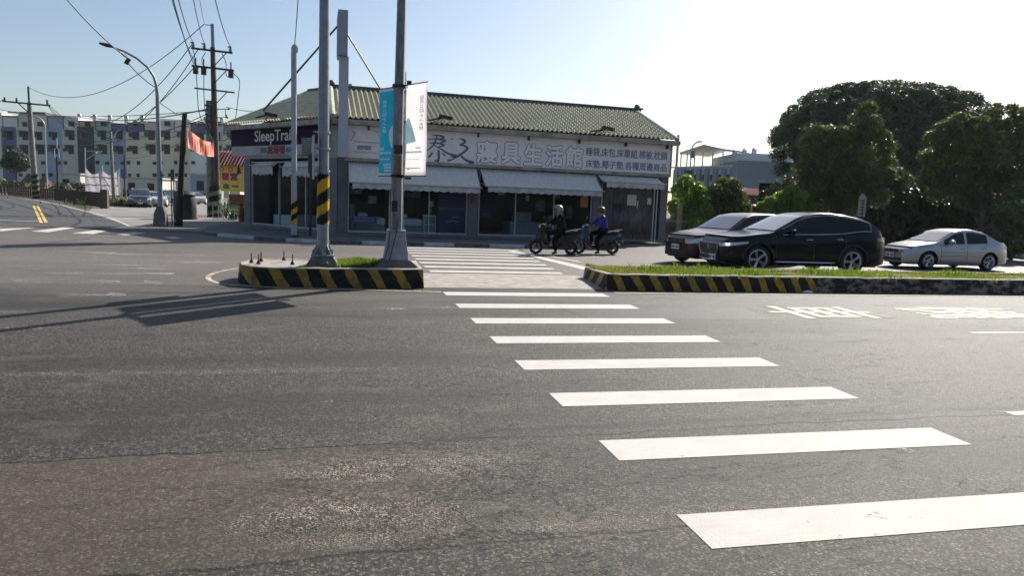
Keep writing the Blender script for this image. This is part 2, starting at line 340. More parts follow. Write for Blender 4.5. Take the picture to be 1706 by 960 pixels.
M['yelline2']=paint('yellow_centre_paint',(.62,.42,.14),wear=.05)
M['tar']=asphalt('fresh_asphalt_patch',(.045,.045,.046))
M['hazK']=hazard('striped_kerb_island',.47,.5,frac=.40,dirt=1.0); M['hazR']=hazard('striped_kerb_median',.43,.5,xend=10.55,frac=.42,dirt=.85)
M['hazP']=hazard('striped_pole_sleeve',.36,-.8,ax='R',yel=(.62,.33,.02),frac=.5,dirt=-.3)
M['hazP2']=hazard('striped_pole_foot',.5,-.8,ax='R',yel=(.22,.20,.10),frac=.4,dirt=.3)
M['galv']=mat('galvanised_steel',(.25,.27,.30),.5,metal=.25,var=.08,scale=6)
M['pale']=mat('pale_steel',(.34,.36,.39),.5,metal=.1,var=.08,scale=5)
M['black']=mat('black_metal',(.012,.012,.013),.5)
M['rust']=mat('rusty_steel',(.07,.035,.02),.85,var=.3,scale=30)
M['cable']=mat('black_cable',(.012,.012,.014),.6)
M['conpole']=mat('concrete_pole',(.20,.19,.175),.85,var=.18,scale=3)
M['wood']=mat('tarred_wood',(.035,.026,.02),.85,var=.3,scale=6,stretch=(6,6,.5),bump=.4,bscale=20)
M['fascia']=mat('grey_cladding',(.30,.29,.285),.6,var=.06,scale=3)
M['wallgrey']=mat('grey_render',(.115,.125,.135),.75,var=.12,scale=1.2)
M['pilaster']=mat('grey_pilaster_tile',(.13,.135,.145),.6,var=.12,scale=2)
M['alu']=mat('aluminium_frame',(.42,.43,.44),.45,metal=.3)
M['shopglass']=glassmat('shop_glass',(.75,.82,.84),.28,1.45)
M['signw']=mat('white_sign_face',(.80,.73,.71),.55,var=.05,scale=1.5)
M['signl']=mat('letter_face',(.84,.78,.75),.6); M['signd']=mat('letter_outline',(.10,.13,.19),.6)
M['signg']=mat('faint_letter',(.30,.27,.29),.6)
M['navy']=mat('navy_sign',(.016,.006,.034),.6,spec=.08); M['lt']=mat('pale_letter',(.62,.60,.58),.5); M['dred']=mat('dark_red_letter',(.20,.035,.04),.6)
M['awn']=mat('awning_cloth',(.72,.67,.61),.75,var=.06,scale=3,stretch=(6,1,1)); M['awn2']=mat('awning_valance',(.52,.50,.48),.8,var=.12,scale=5)
M['tile']=mat('roof_tile_green',(.76,.66,.43),.6,scale=3.5,col2=(.58,.50,.33)); M['ridge']=mat('ridge_tile',(.085,.09,.075),.6,var=.2,scale=5)
M['gutter']=mat('gutter_metal',(.33,.29,.24),.6,var=.2,scale=2)
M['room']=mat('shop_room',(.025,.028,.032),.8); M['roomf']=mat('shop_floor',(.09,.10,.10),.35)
M['linen']=mat('bed_linen',(.62,.70,.72),.8,var=.06,scale=3); M['bedw']=mat('bed_base',(.20,.26,.29),.7); M['blueposter']=mat('dark_blue_poster',(.008,.010,.075),.5)
M['paper']=mat('paper_notice',(.55,.52,.48),.8); M['orange']=mat('orange_poster',(.42,.13,.05),.7); M['redp']=mat('red_paint',(.35,.03,.03),.5)
M['teal']=clothmat('teal_banner',(.03,.42,.56),.45); M['ban']=clothmat('white_banner',(.95,.92,.92),.6,(.93,.90,.90)); M['tealpale']=clothmat('pale_teal_print',(.42,.66,.70),.45)
M['bantext']=mat('banner_print_white',(.72,.80,.82),.7); M['bangrey']=mat('banner_print_grey',(.35,.42,.50),.7)
M['coral']=clothmat('coral_cloth',(.95,.42,.32),.75,(.92,.34,.26))
M['tarp']=clothmat('pale_tarpaulin',(.62,.56,.58),.35)
M['tyre']=mat('tyre_rubber',(.014,.014,.015),.8); M['rim']=mat('alloy_rim',(.52,.52,.53),.3,metal=.85); M['dark']=mat('dark_plastic',(.014,.014,.015),.5)
M['cglass']=mat('car_glass',(.006,.008,.010),.03,spec=.3); M['wglass']=mat('windscreen_glass',(.02,.025,.03),.03,spec=1.0,coat=1.0); M['chrome']=mat('chrome',(.65,.66,.68),.15,metal=1)
M['lamp']=mat('headlamp_lens',(.45,.47,.50),.12,metal=.4,coat=.8); M['tail']=mat('tail_lamp',(.30,.012,.012),.2,coat=.6); M['drl']=mat('lit_daytime_lamp',(.9,.9,.85),.3,emit=(1,.97,.85),emis=2.5)
M['plate']=mat('number_plate',(.75,.75,.74),.5)
def carpaint(n,c,metal=.3,rough=.22,coat=1.0,spec=.4): return mat(n,c,rough,metal=metal,coat=coat,spec=spec)
M['redtile']=mat('red_roof_tile',(.34,.07,.05),.6,var=.25,scale=2,stretch=(8,1,1)); M['maroon']=mat('maroon_sheet',(.16,.015,.02),.6,var=.1,scale=1); M['yelsign']=mat('yellow_sign_face',(.66,.48,.09),.55,var=.05,scale=2)
M['bark']=mat('tree_bark',(.09,.075,.06),.9,var=.3,scale=5,bump=.6,bscale=14)
M['soil']=mat('median_soil',(.10,.09,.05),.95,var=.25,scale=4,bump=.6,bscale=20)
M['blueplastic']=mat('blue_sign',(.02,.07,.28),.5)
# ------------------------------------------------------------------ ground and roads
def sheet(name,pts,m,dz,flat=False):
    mb=MB(); mb.add([(p[0],p[1],(0 if flat else gz(p[1]))+dz) for p in pts],[tuple(range(len(pts)))])
    return tag(mb.build(name,m),kind='structure')
def slopestrip(name,x0,x1,ys,m,dz,nx=1):
    mb=MB(); mb.grid([[(x0+(x1-x0)*i/nx,y,gz(y)+dz) for i in range(nx+1)] for y in ys]); return tag(mb.build(name,m),kind='structure')
slopestrip('ground',-1500,1500,[-60,14.5,3000],M['earth'],-.012)
slopestrip('near_road',-120,300,[-30,14.5],M['road_near'],0,1)
sheet('far_road',[(-120,14.5),(300,14.5),(300,28.9),(30,28.5),(12,31.4),(-5,31.4),(-12,33.2),(-120,33.2)],M['road_far'],0)
e1=at(215,376); e2=at(140,352); e3=at(100,341); e4=at(55,332); e5=at(0,325.5)
sheet('side_road',[(-120,33.2),(e1.x-.2,33.2),(e1.x,e1.y),(e2.x,e2.y),(e3.x,e3.y),(e4.x,e4.y),(e5.x,e5.y),(-78,170),(-150,200),(-160,120)],M['road_side'],.004)
sheet('parking_lot',[(e1.x+.25,33.3),(-5.5,33.3),(-5.2,140),(-34,140),(-30,100),(e2.x-2,e2.y+8),(e2.x+.3,e2.y)],M['lot'],.001)
# pavement in front of the shop: kerb 12 cm
PZ=.12
pav=[(-4.9,29.9),(-3.4,28.6),(-2.2,27.75),(-.6,27.35),(4,27.3),(8.2,27.5),(9.3,28.2),(10.2,30.4),(10.4,38),(-2,46),(-6.0,40.5),(-6.3,36),(-5.8,31.5)]
mb=MB(); mb.poly([(x,y,-.02) for x,y in pav],PZ+.02); tag(mb.build('pavement',M['pave']),kind='structure')
sheet('forecourt',[(10.42,31.0),(17.5,31.0),(17.5,36),(10.42,36)],mat('forecourt_concrete',(.24,.23,.21),.85,var=.2,scale=1,bump=.4),.014)
# painted kerb edge of the shop pavement (white and dark lengths)
kp=[Vector((x,y,0)) for x,y in pav[:8]]
kb=MB(); kb2=MB(); run=0
for a,b in zip(kp,kp[1:]):
    L=(b-a).length; n=max(1,int(L/1.1)); d=(b-a)/n; nn=Vector((d.y,-d.x,0)).normalized()
    for i in range(n):
        p=a+d*i; q=a+d*(i+1)
        (kb if run%2==0 else kb2).poly([p+nn*.012+Vector((0,0,0)),q+nn*.012,q-nn*.16,p-nn*.16],PZ+.006); run+=1
tag(kb.build('pavement_kerb',mat('pale_kerb_paint',(.50,.52,.56),.7,var=.15)),kind='structure'); tag(kb2.build('pavement_kerb',M['concd']),kind='structure')
# right hand pavement beyond the far road
mb=MB(); mb.poly([(22,29.2,-.02),(60,31.2,-.02),(60,34,-.02),(20,32,-.02)],.15); tag(mb.build('pavement',M['conc']),kind='structure')
# worn concrete refuge between the two medians
sheet('crossing_refuge',[(1.50,14.52),(5.75,14.52),(5.68,17.35),(1.50,17.30)],M['refuge'],.005)
# near crosswalk
x0_,y0_,per,wd,xl,sk=2.2286,3.6632,1.4001,.452,3.3031,-.0278
for k in range(-1,8):
    ya=y0_+k*per; yb=ya+wd; xa=x0_+sk*ya; xb=x0_+sk*yb; ex=.9 if k<=0 else 0
    sheet('crosswalk_stripe',[(xa,ya),(xa+xl+ex*.2,ya),(xb+xl+ex*.2,yb),(xb,yb)],M['white'],.004)
for k in range(8):
    ya=17.55+k*1.17; sheet('crosswalk_stripe',[(2.02-.01*k,ya),(5.42+.115*k,ya),(5.45+.115*k,ya+.45),(2.0-.01*k,ya+.45)],M['white'],.009,True)
sheet('stop_line',[(5.72,26.1),(5.98,26.1),(6.92,18.6),(6.42,18.6)],M['white'],.005,True)
sheet('box_line',[(6.62,24.4),(6.74,24.4),(7.2,21.4),(7.05,21.4)],M['white'],.006,True)
sheet('box_line',[(7.3,21.3),(19,21.3),(19,21.42),(7.3,21.42)],M['worn'],.007,True)
for x0,x1,y,w in ((11,14,24.2,.5),(8.2,10.5,19.6,.12),(8.6,14,26.2,.14),(10.5,18,28.4,.12)):
    sheet('faded_marking',[(x0,y),(x1,y),(x1,y+w),(x0,y+w)],M['worn'],.004,True)
def ribbon(name,pts,w,m,dz=.004):
    pts=[Vector((p[0],p[1],0)) for p in pts]; mb=MB(); rows=[]
    for i,p in enumerate(pts):
        t=(pts[min(i+1,len(pts)-1)]-pts[max(i-1,0)]).normalized(); n=Vector((-t.y,t.x,0))*w/2
        a=p+n;b=p-n; rows.append([(a.x,a.y,gz(a.y)+dz),(b.x,b.y,gz(b.y)+dz)])
    mb.grid(rows); return tag(mb.build(name,m),kind='structure')
ye=[at(x,y) for x,y in ((400,447),(368,452),(350,458),(345,463),(352,469),(372,474),(410,477),(470,480),(560,482),(640,484),(735,487))]
# smooth the curve
def smooth(p,it=2):
    for _ in range(it):
        q=[p[0]]
        for a,b in zip(p,p[1:]): q+=[a*.75+b*.25,a*.25+b*.75]
        p=q+[p[-1]]
    return p
ribbon('edge_line',smooth(ye),.10,M['yellowline'],.006)
ribbon('edge_line',[(5.45,14.03),(9,14.05),(14,14.1),(40,14.1)],.10,M['yellowline'],.006)
ribbon('lane_line',[(10.2,9.86),(14,9.9),(19,9.95)],.10,M['white'])
ribbon('lane_line',[(6.62,5.83),(10,5.9)],.12,M['white'])
ribbon('side_road_edge_line',[at(215,376.5),at(178,361),at(140,351.5),at(100,341.5),at(60,333.5),at(30,330)],.16,M['white'],.010)
for a,b in (((56,343),(69,371.5)),((62.5,343.5),(77,371))):
    p=at(*a);q=at(*b); ribbon('centre_line',[p,q],.13,M['yelline2'],.010)
ribbon('side_stop_line',[(-24,38.6),(-14.2,38.25)],.22,M['white'],.010)
for a,b,c,d in (((0,378.5),(-60,384),(0,386),(65,379)),((52,386),(80,387.5),(126,380),(105,379)),((120,389),(155,390.5),(182,384.5),(158,384)),((190,391),(215,393),(246,388.5),(222,387)),((270,396),(290,398.5),(304,397.5),(290,395))):
    sheet('side_crosswalk_stripe',[tuple(at(*p)[:2]) for p in (a,b,d,c)] if a[0]==0 else [tuple(at(*p)[:2]) for p in (a,b,c,d)],M['white'],.010)
# almost worn away old markings left of the island
for x0,x1,y,h in ((90,195,419,3),(175,345,424,3),(170,215,430,3),(232,345,432,3),(0,90,440,3),(130,300,441,3),(0,290,455,4),(20,200,468,4),(240,270,470,4),(95,205,493,7),(180,210,489,4),(0,62,521,6),(0,80,545,5),(300,520,437,3),(120,330,447,3)):
    p=at(x0,y-h/2);q=at(x1,y-h/2+2);r_=at(x1,y+h/2+2);s_=at(x0,y+h/2); sheet('worn_stripe',[(s_.x,s_.y),(r_.x,r_.y),(q.x,q.y),(p.x,p.y)],M['worn'],.004)
# painted road characters (vehicle lane), with the blacked-out older paint beneath
sheet('patched_asphalt',[(3.9,11.1),(7.2,11.0),(7.4,12.2),(3.7,12.3)],M['tar'],.002)
def blot(name,cx,cy,rx,ry,m,dz=.004,n=18):
    sheet(name,[(cx+rx*math.cos(2*math.pi*i/n)*random.uniform(.75,1.1),cy+ry*math.sin(2*math.pi*i/n)*random.uniform(.75,1.1)) for i in range(n)],m,dz)
for px_,py_,rx,ry in ((1009,641,.10,.10),(1147,640,.05,.05),(525,637,.05,.05),(543,670,.07,.07),(1550,665,.08,.08),(148,694,.04,.03),(1510,752,.07,.06),(1478,768,.03,.03)):
    p=at(px_,py_); blot('pale_spot',p.x,p.y,rx,ry,M['worn'])
sp=M['cream']
for px_,py_,rx,ry in ((700,512,.18,.08),(742,513,.12,.07),(660,515,.2,.05),(806,522,.1,.09),(945,521,.2,.03),(1347,489,0,0)):
    if rx:
        p=at(px_,py_); blot('worn_stripe',p.x,p.y,rx,ry,M['worn'])
for ch,xx,ww in (('車',7.66,2.1),('機',10.75,2.6)):
    for (m_,off,dz,dx) in ((M['tar'],.05,.0025,.32),(M['cream'],.020,.006,0)):
        o=textobj('road_character',ch,1.28,ww,m_,(xx+dx,12.42+(.08 if dx else 0),0),(0,-1,0),(1,0,0),offset=off,thick=0)
        for v in o.data.vertices: v.co.z=gz(v.co.y)+dz+v.co.z*.5
        tag(o,kind='structure')
# ------------------------------------------------------------------ medians
def median(name,label,out,inn,zt,hz,group=None):
    "out: outline of kerb top [(x,y,z)]; drawn as battered wall, flat coping and soil inside"
    t=thing(name,label,'traffic island',(out[0][0],out[0][1],0)); rj=random.Random(5); dn=[]
    for p,q in zip(out,out[1:]+out[:1]):
        L=math.hypot(q[0]-p[0],q[1]-p[1]); n=max(1,min(90,int(L/.22)))
        for i in range(n):
            k=i/n; dn.append((p[0]+(q[0]-p[0])*k,p[1]+(q[1]-p[1])*k+(rj.uniform(-.006,.006) if i else 0),p[2]+(q[2]-p[2])*k-(abs(rj.gauss(0,.007)) if i else 0)))
    out=dn
    k=len(out); c=Vector((sum(p[0] for p in out)/k,sum(p[1] for p in out)/k,0))
    mb=MB(); rows=[[],[],[],[],[]]
    def offs(i,d):
        p=Vector(out[i][:2]+(0,)); a=Vector(out[i-1][:2]+(0,)); b=Vector(out[(i+1)%k][:2]+(0,)); n1=(p-a).normalized(); n2=(b-p).normalized(); nn=(Vector((n1.y,-n1.x,0))+Vector((n2.y,-n2.x,0))).normalized(); return p+nn*d
    for i in range(k+1):
        j=i%k; z=out[j][2]
        b=offs(j,.035); rows[0].append((b.x,b.y,gz(b.y)-.05)); p=offs(j,.0); rows[1].append((p.x,p.y,z-.02)); p=offs(j,-.02); rows[2].append((p.x,p.y,z)); p=offs(j,-.16); rows[3].append((p.x,p.y,z)); p=offs(j,-.165); rows[4].append((p.x,p.y,z-(.012 if 'island' in name else .05)))
    mb.grid([rows[0],rows[1]],0); mb.grid([rows[1],rows[2],rows[3],rows[4]],1)
    mb.build('kerb',[hz,mat('coping_'+name,(.40,.36,.29),.85,scale=3,bump=.4,col2=(.20,.17,.13))],t,world=True)
    mb=MB(); mb.add([(x,y,z) for x,y,z in [(p[0],p[1],p[2]) for p in rows[4][:-1]]],[tuple(range(k))]); mb.build('soil' if 'median' in name else 'paved_top',M['soil'] if 'median' in name else M['refuge'],t,world=True)
    return t
isl=[(1.50,14.40,.385),(1.55,16.4,.385)]
for i in range(7):
    a=math.pi/2+math.pi*i/6; isl.append((-1.42+.70*math.cos(a),15.4+1.0*math.sin(a),.37))
isl=[(p[0],p[1],p[2]) for p in isl][::1]
isl=isl
isl=[isl[0],isl[1]]+isl[2:]
median('traffic_island','short raised island with yellow and black striped kerb carrying two steel poles',isl,None,.42,M['hazK'])
far_=[(5.42,14.42,.35),(16.4,14.5,.36),(60,15.2,.36),(60,17.5,.34),(16.4,16.95,.32),(5.75,16.9,.26)]
median('traffic_median','long grassy median whose kerb is yellow and black striped at its left end',far_,None,.35,M['hazR'])
# slanted concrete apron and bolts on the island
def grass(name,label,n,xf,yf,zf,hmin,hmax,m,w=.012,lean=.35,patchy=0):
    x=xf(n); y=yf(n)
    if patchy:
        q=np.sin(x*2.3+y*3.1)+np.sin(x*5.1-y*4.3+1)+np.sin(x*.8+2)+np.sin(x*11+y*9)*.6; k=RNG.random(n)<np.clip(.5+q*.28,.06,1); x=x[k];y=y[k];n=len(x)
    z=zf(x,y); h=RNG.uniform(hmin,hmax,n)*(0.6+.8*np.clip(np.sin(x*2.1)*np.cos(y*3.3+x*.7)+.3*np.sin(x*9),0,1)); a=RNG.uniform(0,6.283,n); la=RNG.uniform(0,6.283,n); l=h*RNG.uniform(.1,lean*2,n)
    dx=np.cos(a)*w;dy=np.sin(a)*w; lx=np.cos(la)*l; ly=np.sin(la)*l
    V=np.stack([np.stack([x-dx,y-dy,z],1),np.stack([x+dx,y+dy,z],1),np.stack([x+dx*.7+lx*.4,y+dy*.7+ly*.4,z+h*.6],1),np.stack([x+lx,y+ly,z+h],1),np.stack([x-dx*.7+lx*.4,y-dy*.7+ly*.4,z+h*.6],1)],1).reshape(-1,3)
    F=np.arange(n*5).reshape(n,5); return tag(npmesh(name,V,F,m),label,'grass',kind='stuff')
M['grass']=leafmat('grass_blades',(.09,.095,.032),(.22,.215,.065),.45,1.6,.5)
M['grass2']=leafmat('grass_blades_fresh',(.055,.095,.018),(.16,.21,.042),.45,2.5,.5)
def ux(a,b,p=1.0): return lambda n: a+(b-a)*RNG.random(n)**p
grass('median_grass','yellow green grass covering the long median strip',52000,ux(5.75,40,1.7),ux(14.62,16.85),lambda x,y:.30-.0*x,.012,.07,M['grass'],patchy=1)
grass('median_grass','taller tufts of green grass on the long median in front of the black car',5500,lambda n: RNG.choice([7.3,8.3,9.3,11.6,12.4,15.5,18.5],n)+RNG.normal(0,.35,n),lambda n: RNG.choice([15.3,15.9,14.9],n)+RNG.normal(0,.25,n),lambda x,y:.30+0*x,.06,.17,M['grass2'])
grass('island_grass','small patch of green grass on the island between the two poles',3600,lambda n:np.clip(RNG.normal(.15,.26,n),-.35,.62),lambda n: RNG.uniform(14.65,16.0,n),lambda x,y:.37+0*x,.05,.17,M['grass2'])
# ------------------------------------------------------------------ poles
def ring_pole(mb,p,z0,z1,r0,r1,n=16,lean=(0,0)): mb.tube([(p[0],p[1],z0),(p[0]+lean[0],p[1]+lean[1],z1)],[r0,r1],n)
# signal pole on the island
P1=(-.47,14.98)
t=thing('signal_pole','thick grey steel pole with yellow and black sleeve on the striped island','pole',(P1[0],P1[1],.40))
mb=MB(); ring_pole(mb,(0,0),.22,8.6,.115,.085,20); mb.build('pole',M['galv'],t,smooth=True)
mb=MB(); ring_pole(mb,(0,0),.80,1.80,.121,.119,24); mb.build('striped_sleeve',M['hazP'],t,smooth=True)
mb=MB()
for i in range(4):
    pass
mb.add([(-.34,-.34,-.05),(.34,-.34,-.05),(.34,.34,-.05),(-.34,.34,-.05),(-.21,-.22,.16),(.21,-.22,.16),(.21,.22,.16),(-.21,.22,.16)],[(0,1,5,4),(1,2,6,5),(2,3,7,6),(3,0,4,7),(4,5,6,7)])
mb.build('concrete_footing',M['concd'],t)
mb=MB(); mb.box((0,0,.185),(.44,.44,.03)); 
for i in range(8):
    a=i*math.pi/4; c,s=math.cos(a),math.sin(a)
    mb.poly([(c*.10,s*.10,.2),(c*.21,s*.21,.2),(c*.21,s*.21,.24),(c*.10,s*.10,.42)],.012,(-s,c,0))
    mb.tube([(c*.19,s*.19,.2),(c*.19,s*.19,.29)],.014,6)
mb.build('base_flange',M['galv'],t)
mb=MB()
for z in (1.86,2.30,2.62): mb.lathe([(.126,z-.02),(.13,z-.02),(.13,z+.02),(.126,z+.02)],n=20); mb.box((-.15,-.02,z),(.09,.03,.03))
mb.build('clamp_band',M['pale'],t)
mb=MB(); mb.box((-.19,-.05,2.12),(.018,.42,.86),rz=.12); mb.build('edge_on_sign',M['pale'],t)
mb=MB(); mb.box((0,0,7.2),(.2,.2,.3)); mb.tube([(0,0,7.3),(-3.2,-.8,7.7)],[.06,.045],8); mb.build('mast_arm',M['galv'],t)
# lamp post on the island
P2=(.99,15.02)
t=thing('lamp_post','tapered grey lamp post with a square concrete foot and two cloth banners on the island','lamp post',(P2[0],P2[1],.40))
mb=MB(); mb.tube([(0,0,.5),(0,0,2.5),(.05,0,8.9)],[.135,.105,.072],8); mb.build('pole',mat('weathered_post',(.235,.24,.26),.6,metal=.15,scale=3,col2=(.13,.12,.115),stretch=(5,5,1)),t)
mb=MB(); mb.add([(-.25,-.25,.12),(.25,-.25,.12),(.25,.25,.12),(-.25,.25,.12),(-.175,-.175,.70),(.175,-.175,.70),(.175,.175,.70),(-.175,.175,.70)],[(0,1,5,4),(1,2,6,5),(2,3,7,6),(3,0,4,7),(4,5,6,7)])
mb.box((0,0,.715),(.38,.38,.025)); mb.build('foot_cover',mat('pale_grey_foot',(.30,.31,.34),.6,var=.1,scale=3),t,bevel=.01)
mb=MB(); mb.add([(-.46,-.44,-.06),(.50,-.44,-.06),(.50,.44,-.06),(-.46,.44,-.06),(-.28,-.28,.125),(.28,-.28,.125),(.28,.28,.125),(-.28,.28,.125)],[(0,1,5,4),(1,2,6,5),(2,3,7,6),(3,0,4,7),(4,5,6,7)])
mb.build('concrete_footing',M['concd'],t)
mb=MB(); mb.poly([(.12,-.01,.73),(.17,-.01,.73),(.12,-.01,1.0)],.02,(0,1,0)); mb.tube([(.125,-.08,.74),(.125,-.08,3.9)],.011,6); mb.build('conduit',M['pale'],t)
mb=MB(); mb.tube([(-.14,-.19,.70),(-.16,-.24,.45),(-.24,-.3,.15),(-.5,-.34,.02),(-.62,-.3,-.02)],.009,6); mb.tube([(.03,-.17,1.0),(.0,-.19,.72),(-.10,-.26,.3),(-.14,-.28,.12)],.008,6); mb.build('loose_cable',M['cable'],t,smooth=True)
mb=MB(); mb.box((.01,-.115,2.02),(.13,.03,.42)); mb.build('number_plate_panel',mat('brown_plate',(.14,.10,.06),.7,var=.2,scale=20),t)
mb=MB(); mb.box((.0,-.12,2.36),(.17,.04,.17)); mb.build('sticker',M['dark'],t); mb=MB(); mb.box((-.05,-.12,1.22),(.12,.03,.22)); mb.build('sticker',M['dark'],t)
mb=MB(); mb.tube([(.05,0,8.85),(1.4,.2,9.4)],[.05,.035],8); mb.box((1.7,.22,9.45),(.7,.25,.12)); mb.build('lamp_arm',M['galv'],t)
mb=MB()
dB=Vector((.50,-.866,0))
for z in (1.83,3.62):
    mb.tube([dB*-.72+Vector((0,0,z)),dB*.98+Vector((0,0,z))],.011,6); mb.box((0,-.0,z),(.26,.26,.05))
mb.box((.19,-.16,3.68),(.09,.09,.07)); mb.box((.2,-.18,1.79),(.12,.10,.05))
mb.build('banner_bracket',M['black'],t)
def banner(name,label,s0,s1,z0,z1,m,nb=.4):
    o=Vector((P2[0],P2[1],.40)); rows=[]
    for i in range(17):
        z=z0+(z1-z0)*i/16; row=[]
        for j in range(7):
            s=s0+(s1-s0)*j/6; p=o+dB*s+Vector((0,0,z)); b=.018*math.sin(math.pi*i/16)*math.sin(j*1.1+i*.3); row.append(p+Vector((.866,.5,0))*b)
        rows.append(row)
    mb=MB(); mb.grid(rows); b=mb.build(name,m,smooth=2); so_=b.modifiers.new('s','SOLIDIFY'); so_.thickness=.002
    return tag(b,label,'banner')
b1=banner('hanging_banner','teal banner with white brush writing hanging left of the lamp post',-.70,-.15,1.84,3.61,M['teal'])
b2=banner('hanging_banner','white banner with pale teal mountain hanging right of the lamp post',.27,.97,1.84,3.61,M['ban'])
oB=Vector((P2[0],P2[1],.40)); nB=Vector((-.866,-.5,0))  # side of the cloth turned to the camera
def bprint(par,name,body,s,z,w,h,m):
    return textobj(name,body,w,h,m,oB+dB*s+Vector((0,0,z))+nB*.022,dB,(0,0,1),par,thick=.002)
# the cloths are seen from their -n side; reading direction runs along dB
for k,ch in enumerate('雲品之森'):
    bprint(b1,'lettering',ch,-.55,3.22-.17*k,.15,.15,M['bantext'])
    bprint(b2,'lettering',ch,.76,3.22-.17*k,.14,.15,M['bangrey'])
def bars(par,rows,m,s0):
    mb=MB(); rows=[((s*.87-.05) if par==b1 else s+.11,z,w*(.85 if par==b1 else 1),h) for s,z,w,h in rows]
    for s,z,w,h in rows:
        n=max(1,int(w/.045)) if h<.06 else 1
        for i in range(n):
            a=s+i*w/n; ww=w/n*(.7 if n>1 else 1)
            p=[oB+dB*x+Vector((0,0,zz))+nB*.025 for x,zz in ((a,z),(a+ww,z),(a+ww,z+h),(a,z+h))]; mb.add(p,[(0,1,2,3)])
    mb.build('small_print',m,par,world=True)
bars(b1,[(-.66,2.36,.2,.045),(-.66,2.28,.50,.045),(-.66,2.16,.45,.03),(-.5,2.04,.34,.04),(-.45,1.98,.3,.04),(-.45,1.92,.3,.04)],M['bantext'],0)
bars(b1,[(-.72,3.555,.57,.05),(-.72,1.845,.57,.04)],M['bantext'],0)
mb=MB(); p=[oB+dB*x+Vector((0,0,z))+nB*.024 for x,z in ((-.69,3.545),(-.16,3.545),(-.16,3.60),(-.69,3.60))]; mb.add(p,[(0,1,2,3)]); p=[oB+dB*x+Vector((0,0,z))+nB*.024 for x,z in ((-.69,1.845),(-.16,1.845),(-.16,1.885),(-.69,1.885))]; mb.add(p,[(0,1,2,3)])
mb.build('hem',M['bantext'],b1,world=True)
bars(b2,[(.55,2.36,.18,.03),(.20,2.28,.56,.035),(.22,1.97,.5,.025),(.2,2.15,.5,.012),(.27,1.95-.0,.1,.02)],mat('pale_print',(.55,.56,.62),.7),0)
mb=MB(); 
def bp(x,z): return oB+dB*x+Vector((0,0,z))+nB*.023
mb.add([bp(.29,2.46),bp(.66,2.50),bp(.60,2.64),bp(.52,2.80),bp(.43,2.94),bp(.37,2.98),bp(.32,2.90),bp(.29,2.88)],[(0,1,2,3,4,5,6,7)]); mb.build('mountain_print',M['tealpale'],b2,world=True)
mb=MB(); mb.add([bp(-.30,2.62),bp(-.22,2.42),bp(-.16,2.40),bp(-.16,2.86),bp(-.2,2.83),bp(-.29,2.76)],[(0,1,2,3,4,5)]); mb.build('white_print',M['bantext'],b1,world=True)
# rusty anchor bolts on the left end of the island
for i,(px_,py_) in enumerate(((419,438),(427,443),(435,436),(473,434),(485,444))):
    p=at(px_,py_,.40); mb=MB(); mb.lathe([(.001,.10),(.022,.06),(.05,.0)],n=8); mb.tube([(0,0,.05),(random.uniform(-.01,.01),0,.2)],.012,6)
    o=mb.build('anchor_bolt',M['rust'],loc=(p.x,min(max(p.y,14.7),16.1),.40)); tag(o,'rusty upright anchor bolt on the bare left end of the striped island','bolt','rusty bolts on the island')
# litter by the median kerb
mb=MB(); mb.grid([[(.13*math.cos(a)*k+random.uniform(-.01,.01),.07*math.sin(a)*k,.05*(1-k*k)+random.uniform(0,.015)) for a in [2*math.pi*i/14 for i in range(15)]] for k in (1,.75,.45,.1)])
p=at(1346,488.5); tag(mb.build('plastic_bag',mat('white_plastic',(.75,.75,.75),.5),loc=(p.x,p.y,gz(p.y)+.006)),'crumpled white plastic bag lying at the foot of the median kerb','litter')
# slim post by the shop kerb
P3=at(490,400); t=thing('utility_post','slim grey steel post with small striped sleeve at the shop kerb','pole',(P3.x,P3.y,PZ-.12))
mb=MB(); mb.tube([(0,0,0),(-.03,0,7.05)],[.115,.10],14); mb.lathe([(.0,7.05),(.12,7.05),(.13,7.2),(.07,7.32),(0,7.34)],n=14); mb.build('pole',M['pale'],t,smooth=True)
mb=MB(); mb.tube([(0,0,.62),(0,0,1.52)],[.121,.119],18); mb.build('striped_sleeve',M['hazP'],t,smooth=True)
mb=MB(); mb.lathe([(.36,0),(.36,.06),(.2,.16),(.13,.2)],n=14); mb.build('foot',M['black'],t)
mb=MB(); mb.box((-.12,-.05,2.45),(.05,.08,.06)); mb.box((-.12,-.05,3.1),(.05,.08,.06)); mb.box((-.12,-.06,3.75),(.04,.1,.06)); mb.build('bracket',M['black'],t)
# black post with signal seen from behind
P4=at(517,399); t=thing('signal_post','thin black post with a grey green box on top beside the steel pole','signal',(P4.x,P4.y,0))
mb=MB(); mb.tube([(0,0,0),(0,0,3.35)],.05,10); mb.lathe([(.09,2.6),(.11,2.75),(.11,3.2),(.06,3.4)],n=10); mb.build('post',M['black'],t)
mb=MB(); mb.box((-.16,-.02,3.62),(.30,.28,.66),rz=.5); mb.build('signal_box',mat('grey_green_box',(.10,.13,.13),.6,var=.1),t,bevel=.02)
